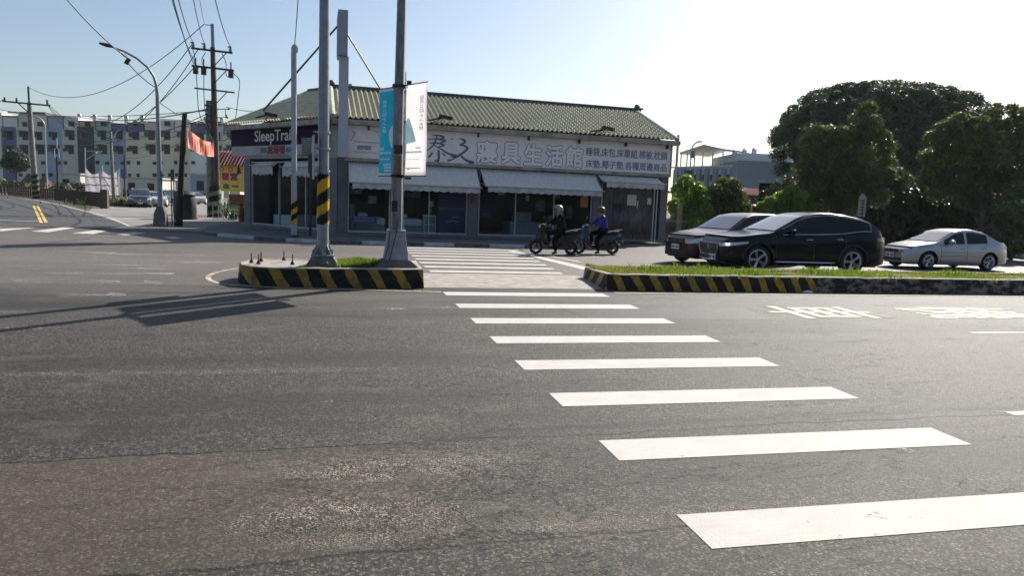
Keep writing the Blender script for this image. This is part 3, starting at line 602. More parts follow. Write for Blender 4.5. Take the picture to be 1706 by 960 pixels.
# left street lamp with curved arm
P5=at(268,378); t=thing('street_lamp','grey street lamp with long curved arm and tapered square concrete base','street lamp',(P5.x,P5.y,0))
mb=MB(); mb.add([(-.28,-.28,0),(.28,-.28,0),(.28,.28,0),(-.28,.28,0),(-.24,-.24,.62),(.24,-.24,.62),(.24,.24,.62),(-.24,.24,.62),(-.13,-.13,.95),(.13,-.13,.95),(.13,.13,.95),(-.13,.13,.95)],[(0,1,5,4),(1,2,6,5),(2,3,7,6),(3,0,4,7),(4,5,9,8),(5,6,10,9),(6,7,11,10),(7,4,8,11),(8,9,10,11)]); mb.build('concrete_base',M['concd'],t)
arm=[(0,0,.9),(-.02,0,3.5),(-.04,0,6.0),(-.07,0,6.4),(-.17,0,6.8),(-.42,-.03,7.2),(-.85,-.06,7.55),(-1.35,-.1,7.8),(-1.88,-.15,7.97)]
mb=MB(); mb.tube(arm,[.125,.10,.085,.07,.06,.055,.05,.045,.04],12); mb.build('pole',M['galv'],t,smooth=True)
mb=MB(); mb.tube([(-1.80,-.15,7.95),(-2.02,-.17,8.0),(-2.32,-.2,8.06)],[.045,.09,.05],8); mb.build('lamp_head',M['dark'],t,smooth=True)
mb=MB(); mb.box((-1.22,-.12,7.38),(.15,.15,.30),ry=.5); mb.tube([(-1.35,-.1,7.8),(-1.22,-.12,7.5)],.01,5); mb.build('hanging_box',M['dark'],t)
# utility pole pair with three crossarms
P6=at(360,362); t=thing('utility_pole','tall utility pole with three crossarms, cutouts and black drooping cables','utility pole',(P6.x,P6.y,0))
mb=MB(); mb.tube([(.05,0,0),(-.02,0,6.5),(-.10,0,11.0)],[.26,.19,.15],14); mb.build('pole',mat('aged_pole',(.085,.07,.06),.85,var=.25,scale=3,stretch=(4,4,.5)),t,smooth=True)
mb=MB(); mb.tube([(-.36,.1,0),(-.38,.1,7.6)],[.22,.19],14); mb.build('concrete_pole',M['conpole'],t,smooth=True)
mb=MB(); mb.tube([(-.05,0,9.6),(-.10,0,12.45)],[.12,.12],12); mb.tube([(-.10,0,12.35),(-.55,0,12.38)],.03,6); mb.build('top_extension',M['galv'],t)
mb=MB(); mb.tube([(-.05,-.0,0),(-.06,0,2.1)],[.50,.34],18); mb.build('striped_foot',M['hazP2'],t,smooth=True)
adir=Vector((1,-.12,-.06)).normalized()
def xarm(z,l0,l1,th=.07,brace=True):
    c=Vector((-.08,-.2,z)); mb=MB(); mb.tube([c+adir*l0,c+adir*l1],th,4,sq=True)
    if brace: mb.tube([c+adir*.9,c+Vector((.05,0,-1.0))],.03,4)
    return mb
xarm(10.75,-1.32,1.25,.085).build('crossarm',M['black'],t); xarm(9.65,-1.30,1.30,.085).build('crossarm',M['black'],t); xarm(8.25,-1.15,1.35,.065).build('crossarm',M['black'],t)
for s in (-1.2,-.5,1.12):
    p=Vector((-.08,-.2,10.75))+adir*s; mb=MB(); mb.lathe([(.02,0),(.05,.06),(.12,.12),(.05,.16),(.13,.2),(.05,.24),(.09,.3),(.03,.34)],c=p,n=10); mb.box(p+Vector((-.05,0,.36)),(.22,.1,.08)); mb.build('insulator',mat('grey_insulator',(.18,.19,.21),.35) if s==-1.2 else bpy.data.materials['grey_insulator'],t)
for s in (-1.05,-.55,1.15):
    p=Vector((-.08,-.25,9.65))+adir*s; mb=MB(); mb.box(p+Vector((0,0,-.25)),(.30,.22,.5)); mb.tube([p,p+Vector((0,0,.5))],.045,6); mb.box(p+Vector((0,0,-.02)),(.36,.3,.12)); mb.build('cutout',M['black'],t)
def droop(pts,r=.025,n=12):
    pts=smooth([Vector(p) for p in pts],3); mb=MB(); mb.tube(pts,r,5); return mb
for pts in ([(-1.05,-.3,9.2),(-1.0,-.3,7.8),(-.95,-.3,6.6),(-.3,-.3,5.4),(.1,-.3,5.2)],[(-.6,-.3,9.2),(-.62,-.3,7.5),(-.45,-.3,6.0),(-.1,-.3,5.3)],[(1.2,-.4,9.4),(1.65,-.4,9.0),(1.5,-.4,8.0),(1.3,-.4,6.2),(.9,-.4,5.1),(.2,-.3,5.0),(-.2,-.3,5.4)],[(-1.25,-.3,10.7),(-1.1,-.3,10.2),(-1.25,-.3,9.4),(-1.0,-.3,9.2)],[(-.5,-.2,10.6),(-.75,-.2,10.2),(-.7,-.2,9.8)],[(.5,-.3,10.6),(.8,-.3,10.0),(.7,-.3,9.2),(1.05,-.3,9.1)]):
    droop(pts).build('drop_cable',M['cable'],t,smooth=True)
mb=MB()
for z,a in ((7.2,-.5),(6.6,-.45),(6.2,-.5),(7.05,.9),(6.5,.8)): mb.tube([(-.05,-.1,z),(a,-.3,z+.05)],.03,5); mb.ball((a,-.3,z+.05),.07,6)
mb.build('service_bracket',M['black'],t)
# leaning tarred wooden pole
P7=at(298,377); t=thing('wooden_pole','leaning black tarred wooden pole behind the street lamp','pole',(P7.x,P7.y,0))
mb=MB(); mb.tube([(0,0,0),(.16,0,2.6),(.34,0,5.35)],[.17,.135,.115],12); mb.build('pole',M['wood'],t,smooth=True)
mb=MB(); mb.box((-.03,-.16,1.55),(.14,.06,.3)); mb.box((-.17,-.1,1.3),(.05,.05,2.6)); mb.box((-.28,-.1,1.3),(.05,.05,2.6)); mb.box((-.22,-.1,2.45),(.16,.1,.5)); mb.build('meter_box',mat('meter_box',(.10,.10,.09),.7,var=.2),t)
# coral cloth banner tied between the two poles
A0=Vector((P7.x+.40,P7.y+.3,4.62)); A1=Vector((P7.x+.38,P7.y+.3,3.78)); B0=Vector((P6.x+.2,P6.y-7.6,5.2)); 
dA=Vector((1.0,.15,0)).normalized(); rows=[]
for i in range(9):
    v=i/8; row=[]
    for j in range(21):
        u=j/20; top=4.70-.55*u+(-.20)*math.sin(math.pi*u*.9); bot=3.78-.38*u-.12*math.sin(math.pi*u)
        z=bot+(top-bot)*v; p=Vector((P7.x+.42,P7.y+.2,z))+dA*(u*1.15)+Vector((.15,-1,0))*(.05*math.sin(u*14+v*2)+.02*math.sin(u*31)); row.append(p)
    rows.append(row)
mb=MB(); mb.grid(rows); cb=mb.build('cloth_banner',M['coral'],smooth=2); tag(cb,'sun-bleached coral cloth banner strung beside the leaning wooden pole','banner')
mb=MB()
for p,q in ((rows[-1][0],Vector((P7.x+.33,P7.y,5.0))),(rows[0][0],Vector((P7.x+.27,P7.y,3.8))),(rows[-1][-1],Vector((P6.x-.4,P6.y,5.6)))): mb.tube([p,q],.012,4)
mb.build('rope',M['cable'],cb)
mb=MB()
for j in range(3,19,2):
    for v0,v1 in ((.22,.38),(.45,.82)):
        u=j/20; i0=int(v0*8);i1=int(v1*8)
        a=rows[i0][j];b=rows[i0][j+1];c=rows[i1][j+1];d=rows[i1][j]; o_=Vector((.02,-.03,0)); mb.add([a+o_,a*.45+b*.55+o_,d*.45+c*.55+o_,d+o_],[(0,1,2,3)])
mb.build('faded_print',clothmat('faded_red_print',(.55,.10,.08),.5),cb)
# far left utility pole, lamps and posts
def farpole(px_,py_,name,label,cat,h,r,ztop=None,armz=None,lean=0):
    p=at(px_,py_); t=thing(name,label,cat,(p.x,p.y,0)); mb=MB(); mb.tube([(0,0,0),(lean,0,h)],[r,r*.7],10); mb.build('pole',M['conpole'],t,smooth=True); return t,p
t,p=farpole(60,331,'utility_pole','distant brown utility pole with one crossarm at the left fence','utility pole',10.9,.33,lean=-.3)
mb=MB(); mb.tube([(-.3,0,10.5),(-.35,0,12.7)],.10,6); c=Vector((-.3,-.2,10.8)); mb.tube([c+Vector((-2.6,0,.05)),c+Vector((2.2,0,-.12))],.12,4,sq=True); mb.tube([c+Vector((-1.1,0,0)),c+Vector((0,0,-1.1))],.06,4)
for s in (-2.4,-1.2,1.9): mb.tube([c+Vector((s,0,0)),c+Vector((s,0,.5))],.1,6)
mb.build('crossarm',M['black'],t)
mb=MB(); mb.tube([(0,0,0),(0,0,2.9)],[.40,.36],14); mb.build('striped_foot',M['hazP2'],t)
def farlamp(px_,py_,h,reach,dy,label):
    p=at(px_,py_); t=thing('street_lamp',label,'street lamp',(p.x,p.y,0)); mb=MB(); mb.tube(smooth([Vector(q) for q in ((0,0,0),(0,0,h*.8),(0,0,h*.9),(reach*.25,0,h*.97),(reach,0,h))],2),.10,8); mb.build('pole',M['pale'],t,smooth=True); mb=MB(); mb.box((reach*1.08,0,h),(abs(reach)*.35,.3,.16)); mb.build('lamp_head',M['pale'],t); return t
farlamp(79,328,11.0,-3.4,0,'pale street lamp curving left behind the roadside fence')
t,p=farpole(190,331,'utility_pole','short concrete pole in front of the pale tarpaulin','utility pole',9.6,.26,lean=-.25)
mb=MB(); mb.tube(smooth([Vector(q) for q in ((-.2,0,7.6),(.6,0,9.8),(2.2,0,10.8),(3.8,0,11.1))],2),.07,6); mb.box((4.1,0,11.1),(.9,.3,.16)); mb.build('lamp_arm',M['pale'],t); mb=MB(); mb.box((-.5,0,8.6),(.8,.1,.1)); mb.box((-.5,0,7.9),(.7,.1,.1)); mb.build('bracket',M['black'],t)
p=at(97,330); t=thing('sign_post','dark post with small white framed sign by the blue house','sign',(p.x,p.y,0)); mb=MB(); mb.tube([(0,0,0),(0,0,5.2)],.12,6); mb.build('post',M['black'],t); mb=MB()
for b in ((-.25,0,5.6,.1,1.3),(.25,0,5.6,.1,1.3),(0,0,5.0,.6,.1),(0,0,6.25,.6,.1),(.05,0,6.9,.12,1.4)): mb.box((b[0],0,b[2]),(b[3],.08,b[4]))
mb.build('sign_frame',M['alu'],t)
p=deep(206,118); t=thing('road_sign','small blue road sign on two grey legs right of the tarpaulin','sign',(p.x,p.y,0)); mb=MB(); mb.tube([(-.25,0,0),(-.25,0,4.2)],.08,6); mb.tube([(.35,0,0),(.35,0,4.2)],.08,6); mb.build('leg',M['alu'],t); mb=MB(); mb.box((0,-.1,3.9),(1.2,.08,1.5)); mb.build('sign_face',M['blueplastic'],t)
p=deep(209,116); mb=MB(); mb.tube([(0,0,0),(0,0,6.8)],.13,6); mb.box((0,-.1,3.2),(.3,.1,.6)); tag(mb.build('post',M['dark'],loc=p),'thin dark post right of the blue road sign','post')
# tarpaulin hoarding
p0=deep(144,113); p1=deep(200,113); t=thing('tarpaulin_hoarding','scaffold frame hung with a torn pale tarpaulin beside the fence','hoarding',(p0.x,p0.y,0))
ux_=(p1-p0); L=ux_.length; ux_.normalize(); mb=MB()
for s,h in ((0,7.6),(L*.5,4.9),(L,4.6)): q=p0+ux_*s; mb.tube([q,q+Vector((0,0,h))],.09,6)
for z in (1.9,3.1): mb.tube([p0+Vector((0,-.1,z)),p1+Vector((0,-.1,z))],.08,5)
mb.tube([p0+ux_*L*.55+Vector((0,-.1,3)),p0+ux_*L*.8+Vector((0,-.1,.8))],.07,5); mb.tube([p0+Vector((0,0,5.6)),p0+ux_*L*.35+Vector((0,0,6.9))],.07,5); mb.tube([p0+Vector((0,0,7.1)),p0+ux_*L*.5+Vector((0,0,7.1))],.07,5)
mb.build('scaffold_frame',M['alu'],t,world=True)
rows=[]
for i in range(10):
    v=i/9; row=[]
    for j in range(25):
        u=j/24; sag=.9*math.sin(math.pi*((u*2)%1))*(v**3); z=.35+(4.55-.35)*v-sag-.25*math.sin(math.pi*u)*v; row.append(p0+ux_*(u*L)+Vector((0,-.15-.12*math.sin(u*25+v*4),z)))
    rows.append(row)
mb=MB(); mb.grid(rows); mb.build('tarpaulin',M['tarp'],t,world=True,smooth=2)
# roadside fence on the left
fpts=[at(-60,321),at(0,325),at(40,329),at(75,333),at(110,338),at(135,343),at(154,347)]
t=thing('roadside_fence','low brown post and rail fence curving along the side road','fence',(fpts[-1].x,fpts[-1].y,0)); mb=MB(); rl=MB(); M['fence']=mat('brown_fence',(.085,.055,.042),.85,var=.2)
for a,b in zip(fpts,fpts[1:]):
    L=(b-a).length; n=max(2,int(L/1.1))
    for i in range(n):
        q=a+(b-a)*i/n+Vector((.9,.3,0)); m1=MB(); m1.box(q+Vector((0,0,.62)),(.20,.20,1.25)); m1.build('post',M['fence'],t,world=True)
    for z in (.35,.72,1.08): rl.tube([a+Vector((.9,.3,z)),b+Vector((.9,.3,z))],.055,5)
rl.build('rails',M['fence'],t,world=True)
q=fpts[-1]+Vector((.8,.3,0)); mb=MB(); mb.box((q.x,q.y,.75),(.5,.5,1.5)); mb.build('end_post',M['fence'],t,world=True)
# overhead cables
def cable(a,b,sag,r,label,grp='overhead cables'):
    a=Vector(a);b=Vector(b); pts=[a+(b-a)*(i/24)-Vector((0,0,4*sag*(i/24)*(1-i/24))) for i in range(25)]; mb=MB(); mb.tube(pts,r,5); tag(mb.build('overhead_cable',M['cable'],smooth=True),label,'cable',grp)
def pix(px_,py_,Z): return Vector((0,0,H0))+ray(px_,py_)*Z
up=Vector((P6.x-.08,P6.y-.2,0))
FP=at(60,331); fpv=Vector((FP.x-.3,FP.y-.2,0))
a_=lambda s,z: up+Vector((0,0,z))+adir*s
cable(pix(283,-60,26),a_(-1.2,11.15),.4,.022,'thick cable from the top edge to the left insulator of the tall utility pole')
cable(pix(312,-60,26),a_(-.5,11.15),.4,.02,'cable from the top edge to the middle insulator of the tall utility pole')
cable(pix(345,-60,26),a_(1.12,11.15),.4,.022,'cable from the top edge to the right insulator of the tall utility pole')
cable(pix(270,-60,26),a_(-1.0,9.8),.5,.018,'thin cable from the top edge to the second crossarm')
cable(pix(276,-50,26),a_(-.9,9.3),.5,.024,'lower cable from the top edge to the second crossarm')
cable(pix(330,-20,26),up+Vector((-.45,0,12.4)),.2,.012,'very thin cable from the top edge to the pole tip')
cable(a_(-1.2,11.1),fpv+Vector((1.8,0,11.2)),4.0,.03,'upper sagging cable between the tall and the distant utility pole')
cable(a_(-.9,10.7),fpv+Vector((1.9,0,10.8)),5.0,.03,'middle sagging cable between the tall and the distant utility pole')
cable(a_(-1.2,9.5),fpv+Vector((2.0,0,10.7)),3.6,.03,'lowest sagging cable between the tall and the distant utility pole')
cable(up+Vector((-.5,0,12.35)),fpv+Vector((0,0,12.6)),2.6,.028,'faint top wire between the tall and the distant utility pole')
cable(pix(100,-15,30),Vector((P5.x-1.28,P5.y-.1,7.55)),.15,.03,'heavy cable crossing the top left corner to the hanging box on the lamp arm')
cable(Vector((P5.x-1.2,P5.y-.1,7.3)),Vector((P5.x-.05,P5.y,6.3)),.1,.02,'short cable from the hanging box to the lamp shaft')
cable(Vector((P5.x,P5.y,5.7)),pix(335,205,60),.2,.02,'thin cable falling from the lamp shaft to the roofs')
cable(up+Vector((-.3,-.2,7.0)),pix(150,195,110),.6,.05,'thick service cable running left over the apartment roofs')
for i,(za,px_,py_,Z) in enumerate(((6.7,190,230,112),(6.4,100,240,120),(6.1,150,255,115),(5.8,205,262,115),(6.9,-20,178,105))):
    cable(up+Vector((-.35,-.2,za)),pix(px_,py_,Z),.8,.028,['thin service wire reaching the short concrete pole','thin service wire reaching the blue house','thin service wire reaching the dark green house','lowest thin service wire towards the blue road sign','long service wire leaving at the left edge'][i])
cable(up+Vector((.8,-.3,7.05)),Vector((-6.0,39.5,5.6)),.3,.03,'service cable from the tall utility pole to the shop eave')
cable(up+Vector((.85,-.3,7.2)),Vector((-1.6,40.2,6.6)),.4,.02,'upper thin service wire from the tall utility pole to the shop ridge')
cable(fpv+Vector((-2.4,0,11.1)),pix(-60,182,90),.4,.04,'cable leaving the distant pole towards the left edge')
cable(Vector((P3.x,P3.y,7.3)),pix(499,-40,24),.12,.016,'thin vertical wire rising from the slim post at the shop')
# ------------------------------------------------------------------ the shop
A=Vector((-4.88,37.47,PZ)); B=Vector((-.39,31.48,PZ)); Cc=Vector((14.91,32.15,PZ))
shop=thing('bedding_shop','single storey bedding shop with green tiled roof, pale lettered sign and awnings on the corner','shop',tuple(B))
def frame(p,q):
    e=(q-p); e.z=0; L=e.length; e=e/L; n=Vector((-e.y,e.x,0)); return p.copy(),e,n,L   # n points inwards
FR=frame(B,Cc); LF=frame(A,B)
def fp(F,u,d,z): # u along, d out of the wall (towards the street), z above pavement
    return F[0]+F[1]*u-F[2]*d+Vector((0,0,z))
def fbox(mb,F,u0,u1,d0,d1,z0,z1,m=0):
    vs=[fp(F,u,d,z) for u in (u0,u1) for d in (d0,d1) for z in (z0,z1)]
    mb.add(vs,[(0,1,3,2),(4,6,7,5),(0,4,5,1),(2,3,7,6),(0,2,6,4),(1,5,7,3)],m)
Zg=3.24  # underside of sign band (above pavement)
mb=MB()
fbox(mb,FR,-.0,15.31,-.25,0,0,.13)                      # plinth front
fbox(mb,LF,.0,7.48,-.25,0,0,.13)
for a,b in ((-.0,.40),(5.60,6.06),(11.50,11.88),(14.95,15.31)): fbox(mb,FR,a,b,-.22,.03,.13,Zg)
for a,b in ((-.0,.55),(6.75,7.46)): fbox(mb,LF,a,b,-.22,.03,.13,Zg)
fbox(mb,FR,15.06,15.31,-8.4,-.22,0,4.7); fbox(mb,FR,0,15.31,-8.6,-8.4,0,4.7); fbox(mb,LF,0,.25,-8.4,-.22,0,4.7)
# gable walls
for F,u in ((FR,15.20),(LF,.10)):
    vs=[fp(F,uu,d,z) for uu in (u-.1,u+.08) for d,z in ((.0,4.6),(-8.6,4.6),(-4.3,6.70))]; mb.add(vs,[(0,1,2),(3,5,4),(0,3,4,1),(1,4,5,2),(2,5,3,0)])
mb.build('wall',M['pilaster'],shop,world=True)
mb=MB(); fbox(mb,FR,0,15.31,-.25,.0,Zg,4.78); fbox(mb,LF,0,7.48,-.25,.0,Zg,4.78)
for F,L in ((FR,15.31),(LF,7.48)):
    u=.0
    while u<L-.25: fbox(mb,F,u+.02,u+.20,0,.025,4.30,4.78); u+=.25
mb.build('cladding',M['fascia'],shop,world=True)
mb=MB(); mb.bx(-4.55,1.2,40.6,47.5,0,5.0); mb.build('rear_annex',M['wallgrey'],shop,world=True)
# interior
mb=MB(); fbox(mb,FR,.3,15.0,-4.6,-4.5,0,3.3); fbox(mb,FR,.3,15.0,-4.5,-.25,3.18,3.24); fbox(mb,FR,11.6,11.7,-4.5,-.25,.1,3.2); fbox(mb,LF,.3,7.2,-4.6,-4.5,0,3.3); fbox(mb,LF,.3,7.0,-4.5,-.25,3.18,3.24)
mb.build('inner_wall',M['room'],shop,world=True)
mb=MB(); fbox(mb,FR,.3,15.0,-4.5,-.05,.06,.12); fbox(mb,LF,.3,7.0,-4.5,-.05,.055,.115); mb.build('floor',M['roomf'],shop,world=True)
def window(F,us,z0,z1,name='window',lab=None,transom=None):
    mb=MB(); w=.045
    fbox(mb,F,us[0],us[-1],-.10,-.02,z0,z0+.06); fbox(mb,F,us[0],us[-1],-.10,-.02,z1-.05,z1)
    for u in us: fbox(mb,F,u-(0 if u==us[0] else w/2),u+(w if u==us[0] else w/2),-.105,-.015,z0,z1)
    o=mb.build(name,M['alu'],shop,world=True)
    if lab: o['label']=lab
    for a,b in zip(us,us[1:]):
        g=MB(); g.add([fp(F,a+.02,-.06,z0+.05),fp(F,b-.02,-.06,z0+.05),fp(F,b-.02,-.06,z1-.04),fp(F,a+.02,-.06,z1-.04)],[(0,1,2,3)])
        gg=g.build('pane',M['shopglass'],shop,world=True); adopt(gg,o)
    return o
window(FR,(.42,2.17,3.89,5.56),.13,3.1); window(FR,(6.10,7.81,9.64,11.46),.13,3.1,'sliding_door')
window(LF,(.60,2.98,5.10,6.72),.13,3.1,'sliding_door'); 
# curtained shutter door at the right
mb=MB(); rows=[]
for i in range(91):
    u=11.92+(14.72-11.92)*i/90; d=-.10+.03*math.sin(i*1.1)+.012*math.sin(i*2.7); rows.append([fp(FR,u,d,.13),fp(FR,u,d,3.1)])
mb.grid(rows); fbox(mb,FR,12.6,14.5,-.06,-.04,.35,1.75,1)
cd=mb.build('curtained_door',[mat('grey_curtain_plastic',(.055,.06,.065),.3,var=.25,scale=1.5),mat('stacked_boxes_behind_plastic',(.10,.085,.085),.4,scale=2.2,col2=(.03,.034,.04),stretch=(3,3,1))],shop,world=True,smooth=2)
mb=MB()
for u in (11.93,14.60,14.75): fbox(mb,FR,u,u+.05,-.04,.02,.0,3.15)
mb.build('door_frame',M['alu'],shop,world=True)
# notices
def panel(F,u0,u1,z0,z1,d,name,m,par=None):
    mb=MB(); fbox(mb,F,u0,u1,d-.008,d,z0,z1); return mb.build(name,m,shop,world=True)
panel(FR,13.25,13.72,1.72,2.22,-.03,'notice',M['paper']); panel(FR,13.76,13.83,1.62,1.95,-.03,'notice',M['paper']); panel(FR,14.3,14.5,1.8,2.1,-.03,'notice',M['paper'])
panel(FR,10.92,11.28,1.55,2.25,-.045,'orange_notice',M['orange'])
p_=panel(FR,4.30,5.50,.20,3.0,-.075,'blue_window_poster',M['blueposter'])
textobj('poster_lettering','睡眠的好朋友',1.15,.13,mat('dim_letter',(.22,.22,.30),.7),fp(FR,4.33,-.068,1.20),FR[1],(0,0,1),shop)
mb=MB(); mb.add([fp(FR,u,-.07,z) for u,z in ((4.55,.72),(4.75,.66),(4.95,.70),(5.15,.66),(5.30,.76),(5.15,.74),(4.95,.77),(4.75,.73))],[tuple(range(8))]); mb.add([fp(FR,u,-.07,z) for u,z in ((4.85,.90),(5.0,.86),(5.3,.90),(5.1,.93),(4.95,.93))],[tuple(range(5))]); mb.build('poster_print',bpy.data.materials['dim_letter'],shop,world=True)
panel(FR,.62,1.65,.52,.82,-.045,'blue_window_strip',mat('violet_blue_film',(.02,.02,.14),.4)); 
for z in (.72,.60): 
    mb=MB()
    for i in range(14): fbox(mb,FR,.70+i*.062,.74+i*.062,-.04,-.038,z,z+.05)
    mb.build('strip_print',mat('strip_print',(.25,.27,.45),.7),shop,world=True)
for (u,z,w,h) in ((6.25,2.35,.42,.42),(7.0,1.95,.30,.62),(7.45,2.15,.12,.42),(8.3,1.75,.16,.25)): panel(FR,u,u+w,z,z+h,-.09,'hanging_notice',mat('pale_card',(.34,.31,.29),.8) if u==6.25 else bpy.data.materials['pale_card'])
for i,(u,z,w,h,c) in enumerate(((.55,1.75,.5,.35,(.20,.22,.24)),(1.3,1.35,.35,.35,(.30,.30,.30)),(2.4,1.7,1.2,.7,(.16,.17,.18)),(8.9,1.3,.45,.5,(.12,.14,.16)),(9.8,.6,.55,.8,(.16,.18,.20)),(10.5,1.0,.3,.6,(.10,.11,.13)),(6.3,.95,.5,.35,(.03,.05,.16)),(9.75,1.9,.35,.5,(.13,.13,.12)))):
    o=panel(FR,u,u+w,z,z+h,-.5-.13*(i%3),'display_card',mat('display_card_%d'%i,c,.8,var=.3,scale=5))
for i in range(5): 
    mb=MB(); fbox(mb,FR,9.75+.02*i,10.5-.03*i,-1.3,-.9,.13+.2*i,.31+.2*i); mb.build('folded_bedding',mat('folded_bedding_%d'%i,((.30,.32,.34),(.14,.18,.25),(.36,.33,.30),(.22,.10,.10),(.34,.36,.36))[i],.85),shop,world=True,bevel=.05)
# red fire-hose box and extinguisher on the pilaster
panel(FR,5.72,5.90,1.95,2.25,.05,'red_box',M['redp'])
mb=MB(); mb.lathe([(0,0),(.06,.01),(.06,.3),(.03,.36),(0,.38)],c=fp(FR,5.82,.10,1.55),n=10); tag(mb.build('fire_extinguisher',M['redp']),'small dark red fire extinguisher hung on the pillar between the shop windows','extinguisher')
# furniture seen in the windows
def bed(u0,u1,d0,d1,label,head=True):
    t=thing('bed',label,'bed',tuple(fp(FR,(u0+u1)/2,(d0+d1)/2,.12)))
    mb=MB(); fbox(mb,FR,u0,u1,d0,d1,.14,.42); mb.build('bed_base',M['bedw'],t,world=True,bevel=.02)
    mb=MB(); fbox(mb,FR,u0,u1,d0,d1,.43,.75); mb.build('mattress',M['linen'],t,world=True,bevel=.07)
    mb=MB(); fbox(mb,FR,u0+.1,u0+.55,d0+.1,d1-.1,.76,.95); mb.build('pillow',M['linen'],t,world=True,bevel=.08)
    if head: mb=MB(); fbox(mb,FR,u0-.1,u0-.02,d0,d1,.14,1.3); mb.build('headboard',M['bedw'],t,world=True,bevel=.02)
    return t
bed(.75,2.05,-2.6,-.55,'pale bed behind the leftmost front window of the shop'); bed(2.5,3.7,-2.4,-.6,'pale bed behind the second front window near the bedside cabinet')
t=thing('bedside_cabinet','small white bedside cabinet beside the blue window poster','cabinet',tuple(fp(FR,3.95,-.6,.12))); mb=MB(); fbox(mb,FR,3.72,4.25,-.75,-.28,.14,.95); mb.build('cabinet_body',M['linen'],t,world=True,bevel=.01); mb=MB(); fbox(mb,FR,3.76,4.21,-.28,-.265,.2,.52); fbox(mb,FR,3.76,4.21,-.28,-.265,.55,.9); mb.build('drawer_fronts',M['bedw'],t,world=True)
t=thing('table_lamp','small table lamp with cone shade hanging in the third shop window','lamp',tuple(fp(FR,4.05,-.5,1.07))); mb=MB(); mb.lathe([(.10,0),(.06,.03),(.02,.1),(.02,.3)],c=fp(FR,4.05,-.5,1.07),n=10); mb.build('stem',M['alu'],t,world=True); mb=MB(); mb.lathe([(.14,.26),(.08,.5)],c=fp(FR,4.05,-.5,1.07),n=14); mb.build('lamp_shade',M['paper'],t,world=True)
mb=MB(); fbox(mb,FR,7.9,9.4,-2.6,-1.2,.12,.75); fbox(mb,FR,8.2,9.0,-2.2,-1.4,.75,1.2); tag(mb.build('display_table',M['bedw'],bevel=.03),'low display table stacked with bedding inside the middle shop doors','table')
mb=MB(); fbox(mb,LF,1.2,3.0,-2.4,-.8,.12,.62); fbox(mb,LF,4.6,6.2,-2.4,-.9,.12,.7); tag(mb.build('display_bed',M['linen'],bevel=.05),'pale low display beds inside the left wing doors','bed')
# signs
mb=MB(); fbox(mb,FR,.32,15.28,.02,.10,Zg+.02,4.62); sb=mb.build('front_sign',M['signw'],shop,world=True)
mb=MB(); fbox(mb,FR,.25,15.36,.0,.13,Zg-.12,Zg+.02); fbox(mb,FR,15.28,15.36,0,.13,Zg+.02,4.64); mb.build('sign_frame',M['gutter'],shop,world=True)
Ff=(fp(FR,0,.104,0),)
def sgn(body,u0,u1,z0,z1,wt=.03,inner=True,m=None,off2=.006,F=FR,d=.104):
    o=textobj('lettering',body,u1-u0-2*wt,z1-z0-2*wt,m or M['signd'],fp(F,u0+wt,d,z0+wt),F[1],(0,0,1),shop,offset=wt,thick=.0)
    if inner: textobj('lettering_face',body,u1-u0-2*wt,z1-z0-2*wt,M['signl'],fp(F,u0+wt,d+.006,z0+wt),F[1],(0,0,1),shop,offset=off2,thick=.0)
# brush characters drawn as tapered strokes
def strokes(S,u0,z0,sx,sz,F=FR,d=.108,m=None,w=1.0):
    mb=MB()
    for pts,ws in S:
        P=[Vector((p[0],p[1],0)) for p in pts]; n=len(P)
        Q=[];
        for i in range((n-1)*6+1):
            s=i/6; k=min(int(s),n-2); f=s-k; p0=P[max(k-1,0)];p1=P[k];p2=P[k+1];p3=P[min(k+2,n-1)]
            q=.5*((2*p1)+(p2-p0)*f+(2*p0-5*p1+4*p2-p3)*f*f+(3*p1-p0-3*p2+p3)*f**3); Q.append((q,ws[k]*(1-f)+ws[k+1]*f))
        rows=[]
        for i,(q,ww) in enumerate(Q):
            t=(Q[min(i+1,len(Q)-1)][0]-Q[max(i-1,0)][0]); t=Vector((t.x*sx,t.y*sz,0)).normalized(); nn=Vector((-t.y,t.x,0))*ww*w/2
            rows.append([fp(F,u0+q.x*sx+nn.x,d,z0+q.y*sz+nn.y),fp(F,u0+q.x*sx-nn.x,d,z0+q.y*sz-nn.y)])
        mb.grid(rows)
    mb.build('brush_lettering',m or M['signd'],shop,world=True)
Zs=lambda z:z-PZ
S1=[([(.25,.93),(.45,.95),(.62,.90),(.48,.84)],[.03,.07,.08,.04]),([(.12,.80),(.45,.82),(.66,.78),(.5,.70)],[.03,.06,.09,.05]),([(.18,.66),(.42,.68),(.62,.62),(.45,.55)],[.03,.06,.08,.04]),([(.40,.96),(.36,.75),(.22,.50),(.0,.34)],[.04,.07,.06,.02]),([(.30,.62),(.5,.5),(.75,.34),(1.02,.26),(.80,.22)],[.03,.06,.08,.12,.03]),([(.46,.44),(.47,.25),(.45,.06),(.34,.08)],[.08,.10,.10,.04]),([(.28,.34),(.22,.24),(.16,.16)],[.06,.09,.05]),([(.58,.34),(.66,.26)],[.05,.09])]
strokes(S1,3.55,Zs(3.36),1.45,1.22,w=1.05)
S2=[([(.42,.97),(.58,.92),(.62,.84),(.5,.76),(.42,.72)],[.03,.10,.10,.06,.05]),([(.42,.72),(.60,.70),(.72,.62),(.62,.48),(.40,.30),(.15,.14),(.0,.10)],[.05,.08,.10,.09,.08,.05,.11]),([(.40,.40),(.52,.28),(.70,.14),(.95,.06),(.78,.02)],[.04,.08,.10,.13,.03]),([(.10,.93),(.2,.95)],[.04,.03])]
strokes(S2,4.62,Zs(3.36),1.2,1.12,w=1.1)
